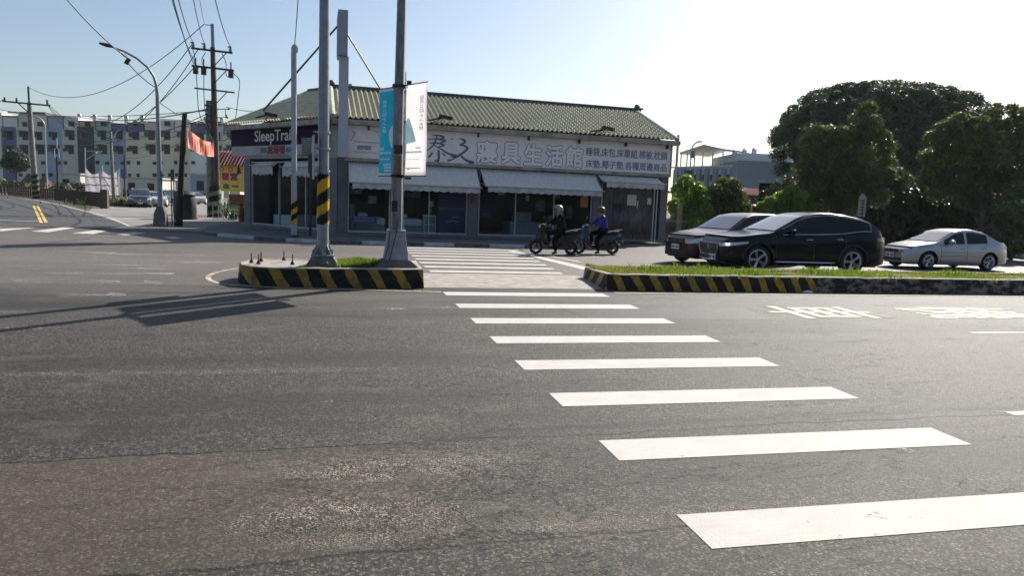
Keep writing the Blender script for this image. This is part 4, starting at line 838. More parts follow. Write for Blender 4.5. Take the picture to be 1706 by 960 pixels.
for i,(ch,u0,u1) in enumerate((('寢',5.86,6.86),('具',7.0,7.94),('生',8.04,8.96),('活',9.06,9.96),('館',10.0,10.9))):
    sgn(ch,u0,u1,Zs(3.42),Zs(4.44),wt=.062,off2=.030)
sgn('睡袋.床包.床單組.棉被.枕頭',11.02,15.12,Zs(4.02),Zs(4.42),wt=.010,inner=False,m=mat('letter_outline_soft',(.20,.22,.28),.6))
sgn('床墊.椰子墊.各種周邊商品',11.02,15.12,Zs(3.48),Zs(3.86),wt=.010,inner=False,m=bpy.data.materials['letter_outline_soft'])
# faint prints on the left of the long sign
strokes([([(.1,.9),(.3,.75),(.05,.2)],[.02,.04,.02]),([(1.3,.95),(1.6,1.0),(1.95,.95),(2.0,.8),(1.8,.7)],[.02,.03,.03,.02,.02]),([(1.4,.85),(1.7,.9),(1.9,.85)],[.02,.03,.02]),([(1.5,.75),(1.7,.6),(1.6,.5)],[.02,.03,.02])],.45,Zs(3.95),.75,.6,m=M['signg'])
sgn('舒眠',.75,1.35,Zs(3.72),Zs(3.92),inner=False,m=M['signg'],wt=.02)
mb=MB()
for i in range(16): fbox(mb,FR,.62+i*.075,.67+i*.075,.102,.104,Zs(3.60),Zs(3.645))
for i in range(18): fbox(mb,FR,.62+i*.075,.67+i*.075,.102,.104,Zs(4.02),Zs(4.07))
mb.build('faint_print',M['signg'],shop,world=True)
sgn('之地',2.95,3.20,Zs(3.82),Zs(3.98),inner=False,m=M['signd'],wt=.02)
# left wing signs
mb=MB(); fbox(mb,LF,-1.05,6.9,.02,.12,Zs(3.96),Zs(4.86)); mb.build('navy_sign',M['navy'],shop,world=True)
mb=MB(); fbox(mb,LF,-1.05,6.9,.02,.10,Zs(3.50),Zs(3.955)); mb.build('white_sign_strip',mat('weathered_white_strip',(.40,.42,.46),.6,scale=1.1,col2=(.33,.32,.31)),shop,world=True)
textobj('lettering','SleepTrain',3.40,.66,M['lt'],fp(LF,1.15,.125,Zs(3.99)),LF[1],(0,0,1),shop,offset=.012)
textobj('lettering','美國',.50,.20,M['signd'],fp(LF,1.62,.105,Zs(3.63)),LF[1],(0,0,1),shop,offset=.03)
textobj('lettering','席樂頓',1.45,.36,M['dred'],fp(LF,2.22,.105,Zs(3.56)),LF[1],(0,0,1),shop,offset=.03)
textobj('lettering','名床',.50,.20,M['signd'],fp(LF,3.78,.105,Zs(3.63)),LF[1],(0,0,1),shop,offset=.03)
# awnings
def awning(F,u0,u1,zt,zb,out,lab=None,val=.22,dt=.05,slant=.0):
    mb=MB(); rows=[]; n=int((u1-u0)*8)
    for i in range(n+1):
        u=u0+(u1-u0)*i/n; rows.append([fp(F,u,dt+(out-dt)*k,zt+(zb-zt)*k-.05*math.sin(math.pi*k)-.006*math.sin(i*1.7)) for k in (0,.25,.5,.75,1)])
    mb.grid(rows); o=mb.build('awning',M['awn'],shop,world=True,smooth=2)
    if lab: o['label']=lab
    s=o.modifiers.new('s','SOLIDIFY'); s.thickness=.006
    mb=MB(); rows=[]; m_=int((u1-u0-.0)*16)
    for i in range(m_+1):
        u=u0+.12+(u1-u0-.14)*i/m_; sc=.5+.5*abs(math.sin(math.pi*(u-u0)/.34)); rows.append([fp(F,u,out-.02+.015*math.sin(i*.8),zb-.02),fp(F,u,out-.02+.03*math.sin(i*.8),zb-.03-val*(.55+.45*sc))])
    mb.grid(rows); v=mb.build('valance',M['awn2'],shop,world=True,smooth=2); adopt(v,o)
    mb=MB(); mb.tube([fp(F,u0-.02,out,zb),fp(F,u1+.06,out,zb)],.028,6); 
    for u in (u0+.08,u1-.08): mb.tube([fp(F,u,out,zb),fp(F,u,.05,zb-.35+.5)],.02,5)
    a=mb.build('awning_bar',M['alu'],shop,world=True); adopt(a,o)
awning(FR,.42,5.92,Zs(3.20),Zs(2.33),1.1); awning(FR,6.12,11.55,Zs(3.18),Zs(2.42),1.1); awning(FR,11.70,14.72,Zs(3.20),Zs(2.86),.85)
awning(LF,1.1,3.0,Zs(3.18),Zs(3.02),.35,val=.42); awning(LF,3.6,6.4,Zs(3.18),Zs(2.95),.30,val=.42)
# dark undersides / brackets between awnings
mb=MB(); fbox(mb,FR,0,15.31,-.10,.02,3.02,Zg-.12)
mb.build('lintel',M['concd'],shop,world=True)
# eaves, gutter
mb=MB(); fbox(mb,FR,-.25,15.55,.30,.46,4.66,4.80); fbox(mb,FR,-.25,15.55,-.1,.46,4.60,4.665); fbox(mb,LF,-1.15,7.45,.30,.46,4.66,4.80); fbox(mb,LF,-1.15,7.45,-.1,.46,4.60,4.665)
fbox(mb,FR,15.42,15.58,-8.9,.46,4.62,4.78)
mb.build('gutter',M['gutter'],shop,world=True)
mb=MB()
for u in (1.2,3.4,5.9,8.2,10.6,12.9,15.0): fbox(mb,FR,u,u+.06,.02,.30,4.42,4.60)
mb.build('gutter_bracket',M['dark'],shop,world=True)
# tiled slopes
def slope(F,u0,u1,d0,d1,z0,z1,clip=None,wave=.225,row=.30):
    du=wave/6; nu=int((u1-u0)/du); Ls=math.hypot(d1-d0,z1-z0); nr=int(Ls/row); nrm=Vector((0,0,0))
    V=[];keepF=[]; nrow=nr*2+1
    # unit vectors
    outn=(F[2]*-1)*((z1-z0))*(1 if d1<d0 else -1)+Vector((0,0,1))*abs(d1-d0); outn.normalize()
    for r in range(nrow):
        k=(r//2)/nr if r%2==0 else ((r+1)//2)/nr-.004; lift=.085*(0 if r%2 else 1)
        k=min(k,1)
        for i in range(nu+1):
            u=u0+(u1-u0)*i/nu; ph=2*math.pi*(u-u0)/wave; w=.055*(math.cos(ph)+.25*math.cos(2*ph))
            p=F[0]+F[1]*u-F[2]*(d0+(d1-d0)*k)+Vector((0,0,z0+(z1-z0)*k))+outn*(w+lift+.03*(0 if r%2 else 0)); V.append(p[:])
    Fc=[]
    for r in range(nrow-1):
        for i in range(nu):
            a=r*(nu+1)+i
            if clip and clip(Vector(V[a])) : continue
            Fc.append((a,a+1,a+nu+2,a+nu+1))
    return npmesh('roof_slope',V,Fc,M['tile'],shop,True)
Zr=6.62; Zw=7.02; d1_=-4.3
slope(FR,-.22,15.40,.42,d1_,4.80,Zr); slope(FR,-.22,15.40,-9.02,d1_,4.80,Zr)
cl=lambda p:(p-B).dot(FR[1])>-.20
slope(LF,-1.05,9.5,.42,d1_,4.82,Zw,cl); slope(LF,-1.05,9.5,-9.02,d1_,4.80,Zw,cl)
mb=MB()
def ridge(a,b,r=.11):
    mb.tube([a,b],r,8); mb.tube([a+Vector((0,0,.13)),b+Vector((0,0,.13))],r*.6,8)
ridge(fp(FR,-.3,d1_,Zr+.03),fp(FR,15.65,d1_,Zr+.03)); mb.build('ridge_cap',M['ridge'],shop,world=True); mb=MB(); ridge(fp(LF,-1.1,d1_,Zw+.03),fp(LF,2.6,d1_,Zw+.03))
mb.build('ridge_cap',M['ridge'],shop,world=True)
mb=MB(); 
M['verge']=mat('verge_tile',(.30,.30,.24),.6,var=.25,scale=5)
def rake(F,u,r,z):
    mb=MB(); mb.tube([fp(F,u,.45,4.86),fp(F,u,d1_,z+.06),fp(F,u,-9.0,4.86)],r,8); mb.build('verge_tiles',M['verge'],shop,world=True,smooth=True)
rake(FR,-.26,.13,Zr); rake(FR,15.42,.10,Zr); rake(LF,-1.08,.10,Zw)
for F,u in ((FR,-.2),(FR,15.44)):
    mb=MB(); p=fp(F,u,d1_,Zr+.15); mb.ball(p+Vector((0,0,.12)),.15,8); mb.tube([p,p+F[1]*(.35 if u>0 else -.3)+Vector((0,0,.05))],[.1,.05],6); mb.build('ridge_ornament',M['ridge'],shop,world=True,smooth=True)
# spot lamps on the roof edge
def spot(F,u,z,L=1.0,s=-1):
    mb=MB(); a=fp(F,u,.30,4.8); b=fp(F,u+s*-.0+.35,.75,5.08); mb.tube([a,fp(F,u-.3,.5,4.95),b],.028,5); mb.tube([fp(F,u+.35,.1,4.85),b],.02,5); mb.tube([fp(F,u-.1,.1,4.85),b],.02,5)
    c=b; mb.box(c+Vector((.12,0,.03)),(.55,.26,.13),rz=.1,ry=.15); mb.box(c+Vector((-.3,.0,-.07)),(.5,.08,.06),ry=-.3)
    mb.build('spot_lamp',M['black'],shop,world=True)
spot(FR,11.3,0); spot(FR,3.9,0); spot(LF,3.0,0); 
# wall lamp at right end
mb=MB(); mb.ball(fp(FR,15.33,.1,Zs(2.55)),.07,6); mb.build('wall_lamp',M['alu'],shop,world=True)
# sign tower standing at the corner
t=thing('sign_tower','tall square white sign tower with two black stays rising at the shop corner','sign tower',tuple(fp(FR,.0,.45,3.2)))
mb=MB(); fbox(mb,FR,-.02,.36,.25,.63,Zs(3.36),Zs(7.4)); mb.build('column',mat('white_column',(.40,.41,.47),.5,var=.04),t,world=True)
mb=MB(); fbox(mb,FR,-.08,.30,-.35,.95,Zs(7.38),Zs(9.13)); mb.build('sign_case',mat('sign_case',(.27,.28,.33),.5),t,world=True)
mb=MB(); fbox(mb,FR,-.10,-.08,-.28,.88,Zs(7.48),Zs(9.03)); mb.build('sign_face',mat('tower_sign_face',(.45,.40,.45),.5,var=.2,scale=3),t,world=True)
mb=MB(); mb.tube([fp(FR,.3,.3,Zs(8.35)),fp(FR,2.3,-.4,Zs(5.5))],.04,5); mb.tube([fp(FR,-.1,.3,Zs(8.6)),fp(FR,-3.0,-.3,Zs(5.1))],.04,5); mb.build('stay',M['black'],t,world=True)
# ------------------------------------------------------------------ vehicles
def wheel_parts(Rw,wd,spokes,parent,pos,side,twist=0,fat=.05):
    w=bpy.data.objects.new('wheel',None); COL.objects.link(w); w.parent=parent; w.location=pos; w.empty_display_size=.2
    if side<0: w.rotation_euler=(0,0,math.pi)
    ri=Rw*.70
    mb=MB(); mb.lathe([(ri,-wd/2+.01),(Rw-.035,-wd/2),(Rw-.008,-wd/2+.03),(Rw,0),(Rw-.008,wd/2-.03),(Rw-.035,wd/2),(ri,wd/2-.01)],axis='Y',n=36); mb.lathe([(ri,wd/2-.01),(ri-.02,wd/2-.06),(ri-.02,-wd/2+.01),(0.0,-wd/2+.02)],axis='Y',n=30)
    mb.build('tyre',M['tyre'],w,smooth=True)
    mb=MB(); mb.lathe([(ri+.008,wd/2-.005),(ri-.012,wd/2-.0),(ri-.03,wd/2-.035)],axis='Y',n=36); mb.lathe([(.0,wd/2-.01),(.055,wd/2-.012),(.065,wd/2-.04)],axis='Y',n=14)
    for i in range(spokes):
        a=2*math.pi*i/spokes
        for da in ((-.11,.11) if spokes<=7 else (0,)):
            c,s=math.cos(a),math.sin(a); c2,s2=math.cos(a+da+twist),math.sin(a+da+twist)
            mb.tube([(c*.04,wd/2-.025,s*.04),(c2*(ri-.015),wd/2-.018,s2*(ri-.015))],fat*.42,4)
    mb.build('rim',M['rim'],w,smooth=False)
    return w
def interp(x,pts):
    xs=[p[0] for p in pts]; ys=[p[1] for p in pts]; return float(np.interp(x,xs,ys))
def sinterp(x,pts,h=.09):
    return sum(interp(x+dx,pts)*w for dx,w in ((-h,.25),(-h/2,.25),(h/2,.25),(h,.25)))
def make_car(name,label,cat,P,loc,rz,group=None):
    "front towards +x, x=0 at nose"
    t=thing(name,label,cat,loc,rz,group)
    L,Wd=P['L'],P['W']; Rw=P['R']; xf=-P['xf']; xr=-P['xr']; cl=P['clear']
    zt=lambda x:sinterp(-x,P['top']); zb=lambda x:sinterp(-x,P['belt'])
    def hw(x):
        d=-x; f=1-.40*(1-min(d/P.get('nr',.8),1))**2.3; e=L-d; f*=1-.22*(1-min(e/.6,1))**2.2; return Wd/2*f
    arch=Rw+.065
    def zlow(x):
        z=cl+.05*max(0,1-(-x)/.35)+.10*max(0,1-(L+x)/.5)
        for xc in (xf,xr):
            d=abs(x-xc)
            if d<arch: z=max(z,Rw+math.sqrt(max(0,arch**2-d*d)))
        return z
    def ysd(x,z):
        b=zb(x); u=min(max((z-cl)/(b-cl),0),1); f=interp(u,[(0,.93),(.12,.985),(.45,1.0),(.75,.985),(.93,.955),(1,.925)]); return hw(x)*f
    xs=sorted(set([-L*i/90 for i in range(91)]+[xc+s*arch*math.cos(k*math.pi/16) for xc in (xf,xr) for k in range(17) for s in (1,)]),reverse=True)
    cab=[x for x in xs if zt(x)>zb(x)+.03]; cx0,cx1=max(cab),min(cab)
    rows=[];US=(0,.08,.2,.4,.6,.78,.9,1.0)
    for x in xs:
        lo=zlow(x); b=min(zb(x),zt(x)-.015) if x>cx0 or x<cx1 else zb(x); lo=min(lo,b-.03); row=[]
        for u in US: z=lo+(b-lo)*u; row.append((x,ysd(x,z),z))
        top=(zt(x) if (x>cx0 or x<cx1) else b+.02)
        y=ysd(x,b)
        for k,q in ((.86,.55),(.6,.85),(.3,.97),(0,1)): row.append((x,y*k,b+(top-b)*q))
        rows.append([(p[0],-p[1],p[2]) for p in row[:-1]]+row[::-1] if False else row)
    mb=MB(); full=[]
    for row in rows: full.append(row+[(x,-y,z) for x,y,z in row[-2::-1]])
    mb.grid(full); n=len(full[0])
    mb.add(full[0],[tuple(range(n))]); mb.add(full[-1],[tuple(range(n-1,-1,-1))])
    body=mb.build('body',P['paint'],t,smooth=True)
    # greenhouse
    def ztop_e(x): return zb(x)+(zt(x)-zb(x))*.90
    tum=P.get('tum',.22)
    def ygl(x,z): b=zb(x); return max(.12,ysd(x,b)*.985-tum*(z-b)-.02)
    rows=[]
    for x in xs:
        if x>cx0 or x<cx1: continue
        b=zb(x)-.01; e=ztop_e(x); row=[(x,ygl(x,b+(e-b)*k),b+(e-b)*k) for k in (0,.33,.66,1)]; ye_=row[-1][1]
        row+=[(x,ye_*.93,e+(zt(x)-e)*.55),(x,ye_*.7,e+(zt(x)-e)*.85),(x,ye_*.35,zt(x)-.004),(x,0,zt(x))]; rows.append(row+[(a,-b_,c) for a,b_,c in row[-2::-1]])
    mb=MB(); mb.grid(rows); n=len(rows[0]); mb.add(rows[0],[tuple(range(n))]); mb.add(rows[-1],[tuple(range(n-1,-1,-1))]); mb.build('roof',P.get('roofpaint',P['paint']),t,smooth=True)
    # screens
    def screen(xa,xb,nm):
        mb=MB(); rows=[]
        for i in range(13):
            x=xa+(xb-xa)*i/12; e=ztop_e(x); ye_=ygl(x,e); row=[]
            for j in range(17):
                v=-.93+1.86*j/16; q=interp(abs(v),[(0,1),(.35,.985),(.7,.85),(.93,.55),(1,0)]); row.append((x+(.012 if xa>xb else -.012),v*ye_,e+(zt(x)-e)*q+.012))
            rows.append(row)
        mb.grid(rows); return mb.build(nm,M['wglass'],t,smooth=2)
    screen(P['ws'][0]*-1,P['ws'][1]*-1,'windscreen'); screen(-P['rs'][0],-P['rs'][1],'rear_window')
    # side glass
    for s in (1,-1):
        for (a,b_) in P['sg']:
            mb=MB(); rows=[]; N=16
            for i in range(N+1):
                x=-(a+(b_-a)*i/N); lo=zb(x)+.03; hi=max(lo+.012,ztop_e(x)-.055)
                rows.append([(x,s*(ygl(x,lo+(hi-lo)*k)+.006),lo+(hi-lo)*k) for k in (0,.33,.66,1)])
            mb.grid(rows); g=mb.build('side_window',M['cglass'],t,smooth=2)
        if P.get('trim'):
            a,b_=P['trim']; mb=MB(); lo=[];hi=[]
            for i in range(29):
                x=-(a+(b_-a)*i/28); z=zb(x)+.015; z2=max(z,ztop_e(x)-.035); lo.append((x,s*(ygl(x,z)+.012),z)); hi.append((x,s*(ygl(x,z2)+.012),z2))
            mb.tube(lo+hi[::-1],.011,4); mb.build('window_trim',M['chrome'],t)
        # mirror
        x=-P['mir']; z=zb(x)+.10; mb=MB(); mb.ball((x,s*(ygl(x,z)+.17),z),(.09,.13,.085),8); mb.tube([(x,s*(ygl(x,z)-.02),z-.08),(x,s*(ygl(x,z)+.1),z-.03)],.03,5); mb.build('mirror',P.get('mirpaint',P['paint']),t,smooth=True)
        # seams and handles
        mb=MB()
        for xd in P['seams']:
            x=-xd; mb.tube([(x,s*(ysd(x,zlow(x)+.08+(zb(x)-zlow(x)-.08)*k)+.001),zlow(x)+.08+(zb(x)-zlow(x)-.08)*k) for k in (0,.2,.4,.6,.8,.95,1)],.006,4)
        mb.build('door_seams',M['dark'],t)
        for xd in P['hand']:
            x=-xd; z=zb(x)-.13; mb=MB(); mb.tube([(x-.1,s*(ysd(x-.1,z)+.015),z),(x+.1,s*(ysd(x+.1,z)+.015),z)],.018,6); mb.build('door_handle',P['paint'] if not P.get('trim') else M['chrome'],t,smooth=True)
        if P.get('sill'):
            mb=MB(); a,b_=P['sill']; mb.tube([(-(a+(b_-a)*i/8),s*(ysd(-(a+(b_-a)*i/8),cl+.1)+.012),cl+.10) for i in range(9)],.02,4); mb.build('sill_trim',M['chrome'],t)
        if P.get('rub'):
            mb=MB(); a,b_=P['rub']; zz=P['rubz']; mb.tube([(-(a+(b_-a)*i/8),s*(ysd(-(a+(b_-a)*i/8),zz)+.006),zz) for i in range(9)],.02,4); mb.build('side_moulding',P['paint'],t)
        # headlamps: wrap round the corner
        h=P['head']; mb=MB(); rows=[]
        for i in range(11):
            k=i/10; x=-(h['x0']+(h['x1']-h['x0'])*k); lo=h['lo'][0]+(h['lo'][1]-h['lo'][0])*k; hi=h['hi'][0]+(h['hi'][1]-h['hi'][0])*k
            rows.append([(x+.006,s*(ysd(x,lo+(hi-lo)*q)+.009),lo+(hi-lo)*q) for q in (0,.33,.66,1)])
        front=[(.014,s*(h['y']),z) for z in (h['lo'][0],h['lo'][0]+(h['hi'][0]-h['lo'][0])*.33,h['lo'][0]+(h['hi'][0]-h['lo'][0])*.66,h['hi'][0])]
        mb.grid([front]+rows); hl=mb.build('headlight',M['lamp'],t,smooth=2)
        if P.get('drl'):
            mb=MB(); x=-.16; z=h['lo'][0]+.06; mb.tube([(x+.03,s*(ysd(x,z)+.016),z+.05),(x+.03,s*(ysd(x,z)+.016),z-.0),(x-.03,s*(ysd(x-.05,z)+.02),z-.0),(x-.03,s*(ysd(x-.05,z)+.02),z+.05)],.013,5); mb.build('daytime_lamp',M['drl'],t)
        # tail lamps
        r_=P['tl']; mb=MB(); rows=[]
        for i in range(7):
            x=-(L-.004)+(r_['len'])*i/6; lo=r_['z']-r_['h']/2*(1-.5*i/6); hi=r_['z']+r_['h']/2*(1-.3*i/6); rows.append([(x-.006,s*(ysd(x,z)+.01),z) for z in (lo,(lo+hi)/2,hi)])
        mb.grid([[(-L-.012,s*.45,z) for z in (r_['z']-r_['h']/2,r_['z'],r_['z']+r_['h']/2)]]+rows); mb.build('tail_light',M['tail'],t,smooth=2)
    # front end
    g=P['grille']; mb=MB()
    yw=hw(-.0)
    def fy(y): return .012-0*abs(y)
    mb.prism([(0.0,g['z0']),(.03,g['z0']+.01),(.03,g['z1']-.01),(0.0,g['z1'])],-g['w'],g['w']); mb.build('grille',M['dark'],t,bevel=.01)
    mb=MB()
    for i in range(g['n']): z=g['z0']+(g['z1']-g['z0'])*(i+.5)/g['n']; mb.box((.034,0,z),(.012,g['w']*1.86,.014))
    if g.get('ring'): mb.tube([(.036,g['w']*c_,z) for c_,z in ((-1,g['z1']),(-1,g['z0']+.15),(-.72,g['z0']),(.72,g['z0']),(1,g['z0']+.15),(1,g['z1']))],.014,5)
    mb.lathe([(.0,.0),(.065,.0),(.065,.012),(.05,.012)],c=(.032,0,g['z1']-.11 if g['z1']-g['z0']>.2 else (g['z0']+g['z1'])/2),axis='X',n=16)
    mb.build('grille_bars',M['chrome'] if g.get('chrome',True) else M['dark'],t)
    mb=MB(); bz=P['intake']; mb.prism([(-.02,bz[0]),(.016,bz[0]),(.016,bz[1]),(-.02,bz[1])],-bz[2],bz[2]); mb.build('air_intake',M['dark'],t)
    mb=MB(); mb.box((.045,P.get('py',0),P['pz']),(.012,.38,.16)); pl=mb.build('number_plate',M['plate'],t)
    mb=MB()
    for i in range(7):
        if i!=3: mb.box((.0525,P.get('py',0)+(-.15+.05*i),P['pz']-.005),(.004,.034,.075))
    x_=mb.build('plate_characters',M['dark'],t); x_.parent=pl
    if P.get('lip'): mb=MB(); mb.tube([(-.12,-hw(-.12)*.93,cl+.16),(.01,-.5,cl+.08),(.02,0,cl+.07),(.01,.5,cl+.08),(-.12,hw(-.12)*.93,cl+.16)],.016,5); mb.tube([(-.26,hw(-.26)*.985+.01,cl+.34),(-.10,hw(-.1)*.95+.01,cl+.15)],.013,4); mb.tube([(-.26,-hw(-.26)*.985-.01,cl+.34),(-.10,-hw(-.1)*.95-.01,cl+.15)],.013,4); mb.build('bumper_trim',M['chrome'],t)
    mb=MB(); mb.prism([(.0,cl+.42),(-.02,cl+.42),(-.02,cl+.1),(.0,cl+.1)],-.3,.3) if False else None
    # underside and arches
    mb=MB(); mb.bx(-L+.25,-.25,-Wd/2+.24,Wd/2-.24,cl-.02,zb(-L/2)-.1)
    mb.build('underbody',M['dark'],t)
    for xc in (xf,xr):
        for s in (1,-1):
            mb=MB(); rows=[]
            for k in range(17):
                a=math.pi*k/16; x=xc+arch*math.cos(a); z=Rw+arch*math.sin(a); yo=ysd(x,z)-.004; rows.append([(x,s*yo,z),(x,s*(yo-.32),z)])
            rows=[[ (rows[0][0][0],rows[0][0][1],cl),(rows[0][1][0],rows[0][1][1],cl)]]+rows+[[(rows[-1][0][0],rows[-1][0][1],cl),(rows[-1][1][0],rows[-1][1][1],cl)]]
            mb.grid(rows); mb.build('wheel_arch',M['dark'],t,smooth=2)
    if P.get('clad'):
        for s in (1,-1):
            for xc in (xf,xr):
                mb=MB(); pts=[(xc+(arch+.02)*math.cos(math.pi*k/16),s*(ysd(xc+(arch+.02)*math.cos(math.pi*k/16),Rw+arch*math.sin(math.pi*k/16))+.006),Rw+(arch+.02)*math.sin(math.pi*k/16)) for k in range(17)]; mb.tube(pts,.028,5); mb.build('arch_cladding',M['dark'],t)
    for xc in (xf,xr):
        for s in (1,-1): wheel_parts(Rw,.22,P['spokes'],t,(xc,s*(ysd(xc,Rw*1.9)-.125),Rw),s,P.get('twist',0),P.get('fat',.05))
    if P.get('rails'):
        for s in (1,-1):
            a,b_=P['rails']; mb=MB(); mb.tube([(-(a+(b_-a)*i/10),s*(ygl(-(a+(b_-a)*i/10),ztop_e(-(a+(b_-a)*i/10)))-.03),zt(-(a+(b_-a)*i/10))+.035*math.sin(math.pi*min(1,max(0,i/10)))**.3) for i in range(11)],.017,5); mb.build('roof_rail',M['alu'],t)
    mb=MB(); x=-P['ant']; mb.tube([(x,0,zt(x)),(x-.1,0,zt(x)+.09)],[.03,.01],5); mb.build('aerial',M['dark'],t)
    return t
blackp=carpaint('black_car_paint',(.002,.003,.009),.0,.2,.24,.12); brownp=carpaint('dark_brown_car_paint',(.045,.020,.018),.3,.3,.35,.3); silverp=carpaint('silver_car_paint',(.40,.40,.40),.55,.3); navyp=carpaint('navy_car_paint',(.022,.045,.085),.3,.2); whitep=carpaint('white_car_paint',(.62,.62,.60),.0,.25); greyp=carpaint('grey_green_car_paint',(.33,.34,.30),.5,.3)
SUV=dict(L=5.06,W=1.96,R=.385,xf=.98,xr=3.91,clear=.24,nr=.75,paint=blackp,
 top=[(0,.70),(.10,.88),(.35,.99),(.8,1.05),(1.42,1.13),(2.30,1.60),(2.65,1.70),(3.1,1.75),(3.7,1.71),(4.2,1.62),(4.58,1.50),(4.95,1.18),(5.06,1.02)],
 belt=[(0,.62),(.10,.80),(.5,.94),(1.4,1.05),(2.5,1.09),(3.5,1.13),(4.3,1.24),(4.9,1.16),(5.06,.97)],
 ws=(1.52,2.38),rs=(4.62,4.91),sg=((1.78,2.62),(2.70,3.55),(3.61,4.42)),trim=(1.72,4.48),mir=1.95,seams=(1.50,2.66,3.64),hand=(2.50,3.45),sill=(1.5,3.35),tum=.30,
 head=dict(x0=.02,x1=.66,lo=(.70,.82),hi=(.80,.87),y=.58),drl=True,tl=dict(z=1.02,h=.13,len=.42),grille=dict(z0=.44,z1=.78,w=.52,n=7,ring=True,chrome=True),intake=(.28,.42,.55),pz=.40,py=.28,lip=True,spokes=5,fat=.065,clad=True,rails=None,ant=4.2)
pf=at(1268,455.5); pr_=at(1434,459)
def place(P,front,rear,**k):
    d=(front-rear).normalized(); rz=math.atan2(d.y,d.x); # near-side wheels given
    side=Vector((-d.y,d.x,0)) # left of heading
    # near side: the side turned to the camera (negative y)
    s=1 if side.y<0 else -1
    mid=(front+rear)/2; c=mid-side*s*(P['W']/2-.1); loc=c+d*((P['xf']+P['xr'])/2); return (loc.x,loc.y,0),rz
SUV2={**SUV}
def scaled(P,s):
    Q=dict(P)
    for k in ('L','W','R','xf','xr','clear','mir','ant','pz','py','nr'):
        if k in Q: Q[k]=Q[k]*s
    for k in ('top','belt'): Q[k]=[(a*s,b*s) for a,b in Q[k]]
    for k in ('ws','rs','seams','hand','sill','trim','intake'):
        if Q.get(k): Q[k]=tuple(a*s for a in Q[k])
    Q['sg']=tuple((a*s,b*s) for a,b in Q['sg']); Q['head']={k:(tuple(x*s for x in v) if isinstance(v,tuple) else v*s) for k,v in Q['head'].items()}
    Q['tl']={k:v*s for k,v in Q['tl'].items()}; Q['grille']={k:(v*s if k in('z0','z1','w') else v) for k,v in Q['grille'].items()}; return Q
SUV2=scaled(SUV,1.06)
hd=Vector((-math.cos(R(1)),math.sin(R(1)),0))
pfm=Vector((11.62,18.75,0)); loc,rz=place(SUV2,pfm,pfm-hd*3.10)
make_car('parked_suv','large glossy black SUV with chrome window line waiting nearest the grassy median','car',SUV2,loc,rz)
BRN=dict(L=4.60,W=1.82,R=.34,xf=.90,xr=3.55,clear=.22,nr=.9,paint=brownp,
 top=[(0,.66),(.15,.86),(.6,.98),(1.35,1.09),(2.15,1.55),(2.5,1.63),(3.2,1.66),(4.1,1.61),(4.42,1.45),(4.55,1.05),(4.6,.95)],
 belt=[(0,.60),(.15,.78),(.6,.90),(1.3,1.01),(4.3,1.04),(4.6,.9)],ws=(1.42,2.2),rs=(4.2,4.5),sg=((1.65,2.5),(2.58,3.4),(3.46,4.1)),mir=1.8,seams=(1.45,2.54,3.45),hand=(2.4,3.3),tum=.30,
 head=dict(x0=.03,x1=.62,lo=(.66,.76),hi=(.80,.90),y=.42),tl=dict(z=.95,h=.3,len=.2),grille=dict(z0=.66,z1=.82,w=.40,n=3,chrome=True),intake=(.30,.48,.5),pz=.54,spokes=6,ant=4)
BRN2=scaled(BRN,1.05); pb=at(1135,435.5); h2=Vector((-math.cos(R(13)),-math.sin(R(13)),0)); sd_=Vector((-h2.y,h2.x,0)); sd_=sd_ if sd_.y<0 else -sd_; c_=pb+sd_*.80+h2*.90; loc,rz=(c_.x,c_.y,0),math.atan2(h2.y,h2.x)
make_car('parked_suv','older dark brown SUV half hidden behind the black one','car',BRN2,loc,rz)
SED=dict(L=4.30,W=1.70,R=.305,xf=.85,xr=3.40,clear=.19,nr=1.0,paint=silverp,
 top=[(0,.55),(.12,.70),(.5,.84),(1.18,.95),(1.95,1.36),(2.3,1.44),(2.8,1.455),(3.25,1.37),(3.85,1.03),(4.18,1.01),(4.30,.85)],
 belt=[(0,.50),(.12,.62),(.5,.76),(1.2,.87),(2.5,.90),(3.8,.96),(4.2,.93),(4.3,.75)],ws=(1.25,2.05),rs=(3.2,3.8),sg=((1.5,2.36),(2.46,3.32)),mir=1.68,seams=(1.32,2.41,3.2),hand=(2.22,3.1),tum=.34,rub=(1.3,3.0),rubz=.52,
 head=dict(x0=.02,x1=.55,lo=(.56,.64),hi=(.68,.76),y=.38),tl=dict(z=.83,h=.16,len=.22),grille=dict(z0=.58,z1=.69,w=.36,n=2,chrome=False),intake=(.27,.38,.5),pz=.46,spokes=5,fat=.085,ant=3)
pf=at(1551,449.5)+Vector((-.2,0,0)); h3=Vector((-1,.0,0)); loc,rz=place(SED,pf,pf-h3*2.55)
make_car('parked_sedan','silver four door sedan waiting behind the black SUV at the right','car',SED,loc,rz)
def variant(base,paint,**k): q=dict(base); q['paint']=paint; q.update(k); return q
def facing(px_,py_,W_,ang): p=at(px_,py_); return (p.x,p.y,0),ang
n_=at(238,346); make_car('parked_suv','dark navy SUV parked nose-on in the lot right of the tarpaulin','car',variant(SUV,navyp,L=4.6,W=1.88,xr=3.6,top=[(0,.80),(.12,.95),(.45,1.03),(1.35,1.12),(2.2,1.58),(2.6,1.66),(3.2,1.68),(4.0,1.62),(4.3,1.5),(4.5,1.1),(4.6,1.0)],belt=[(0,.70),(.12,.85),(.5,.95),(1.3,1.04),(4.4,1.08),(4.6,.9)],ws=(1.42,2.3),rs=(4.32,4.5),sg=((1.65,2.5),(2.6,3.4),(3.5,4.1)),trim=None,sill=None,seams=(1.45,2.54,3.45),hand=(2.4,3.3),mir=1.8,rails=(2.2,4.1),py=0,drl=None,lip=None),(n_.x-.2,n_.y,0),R(-76))
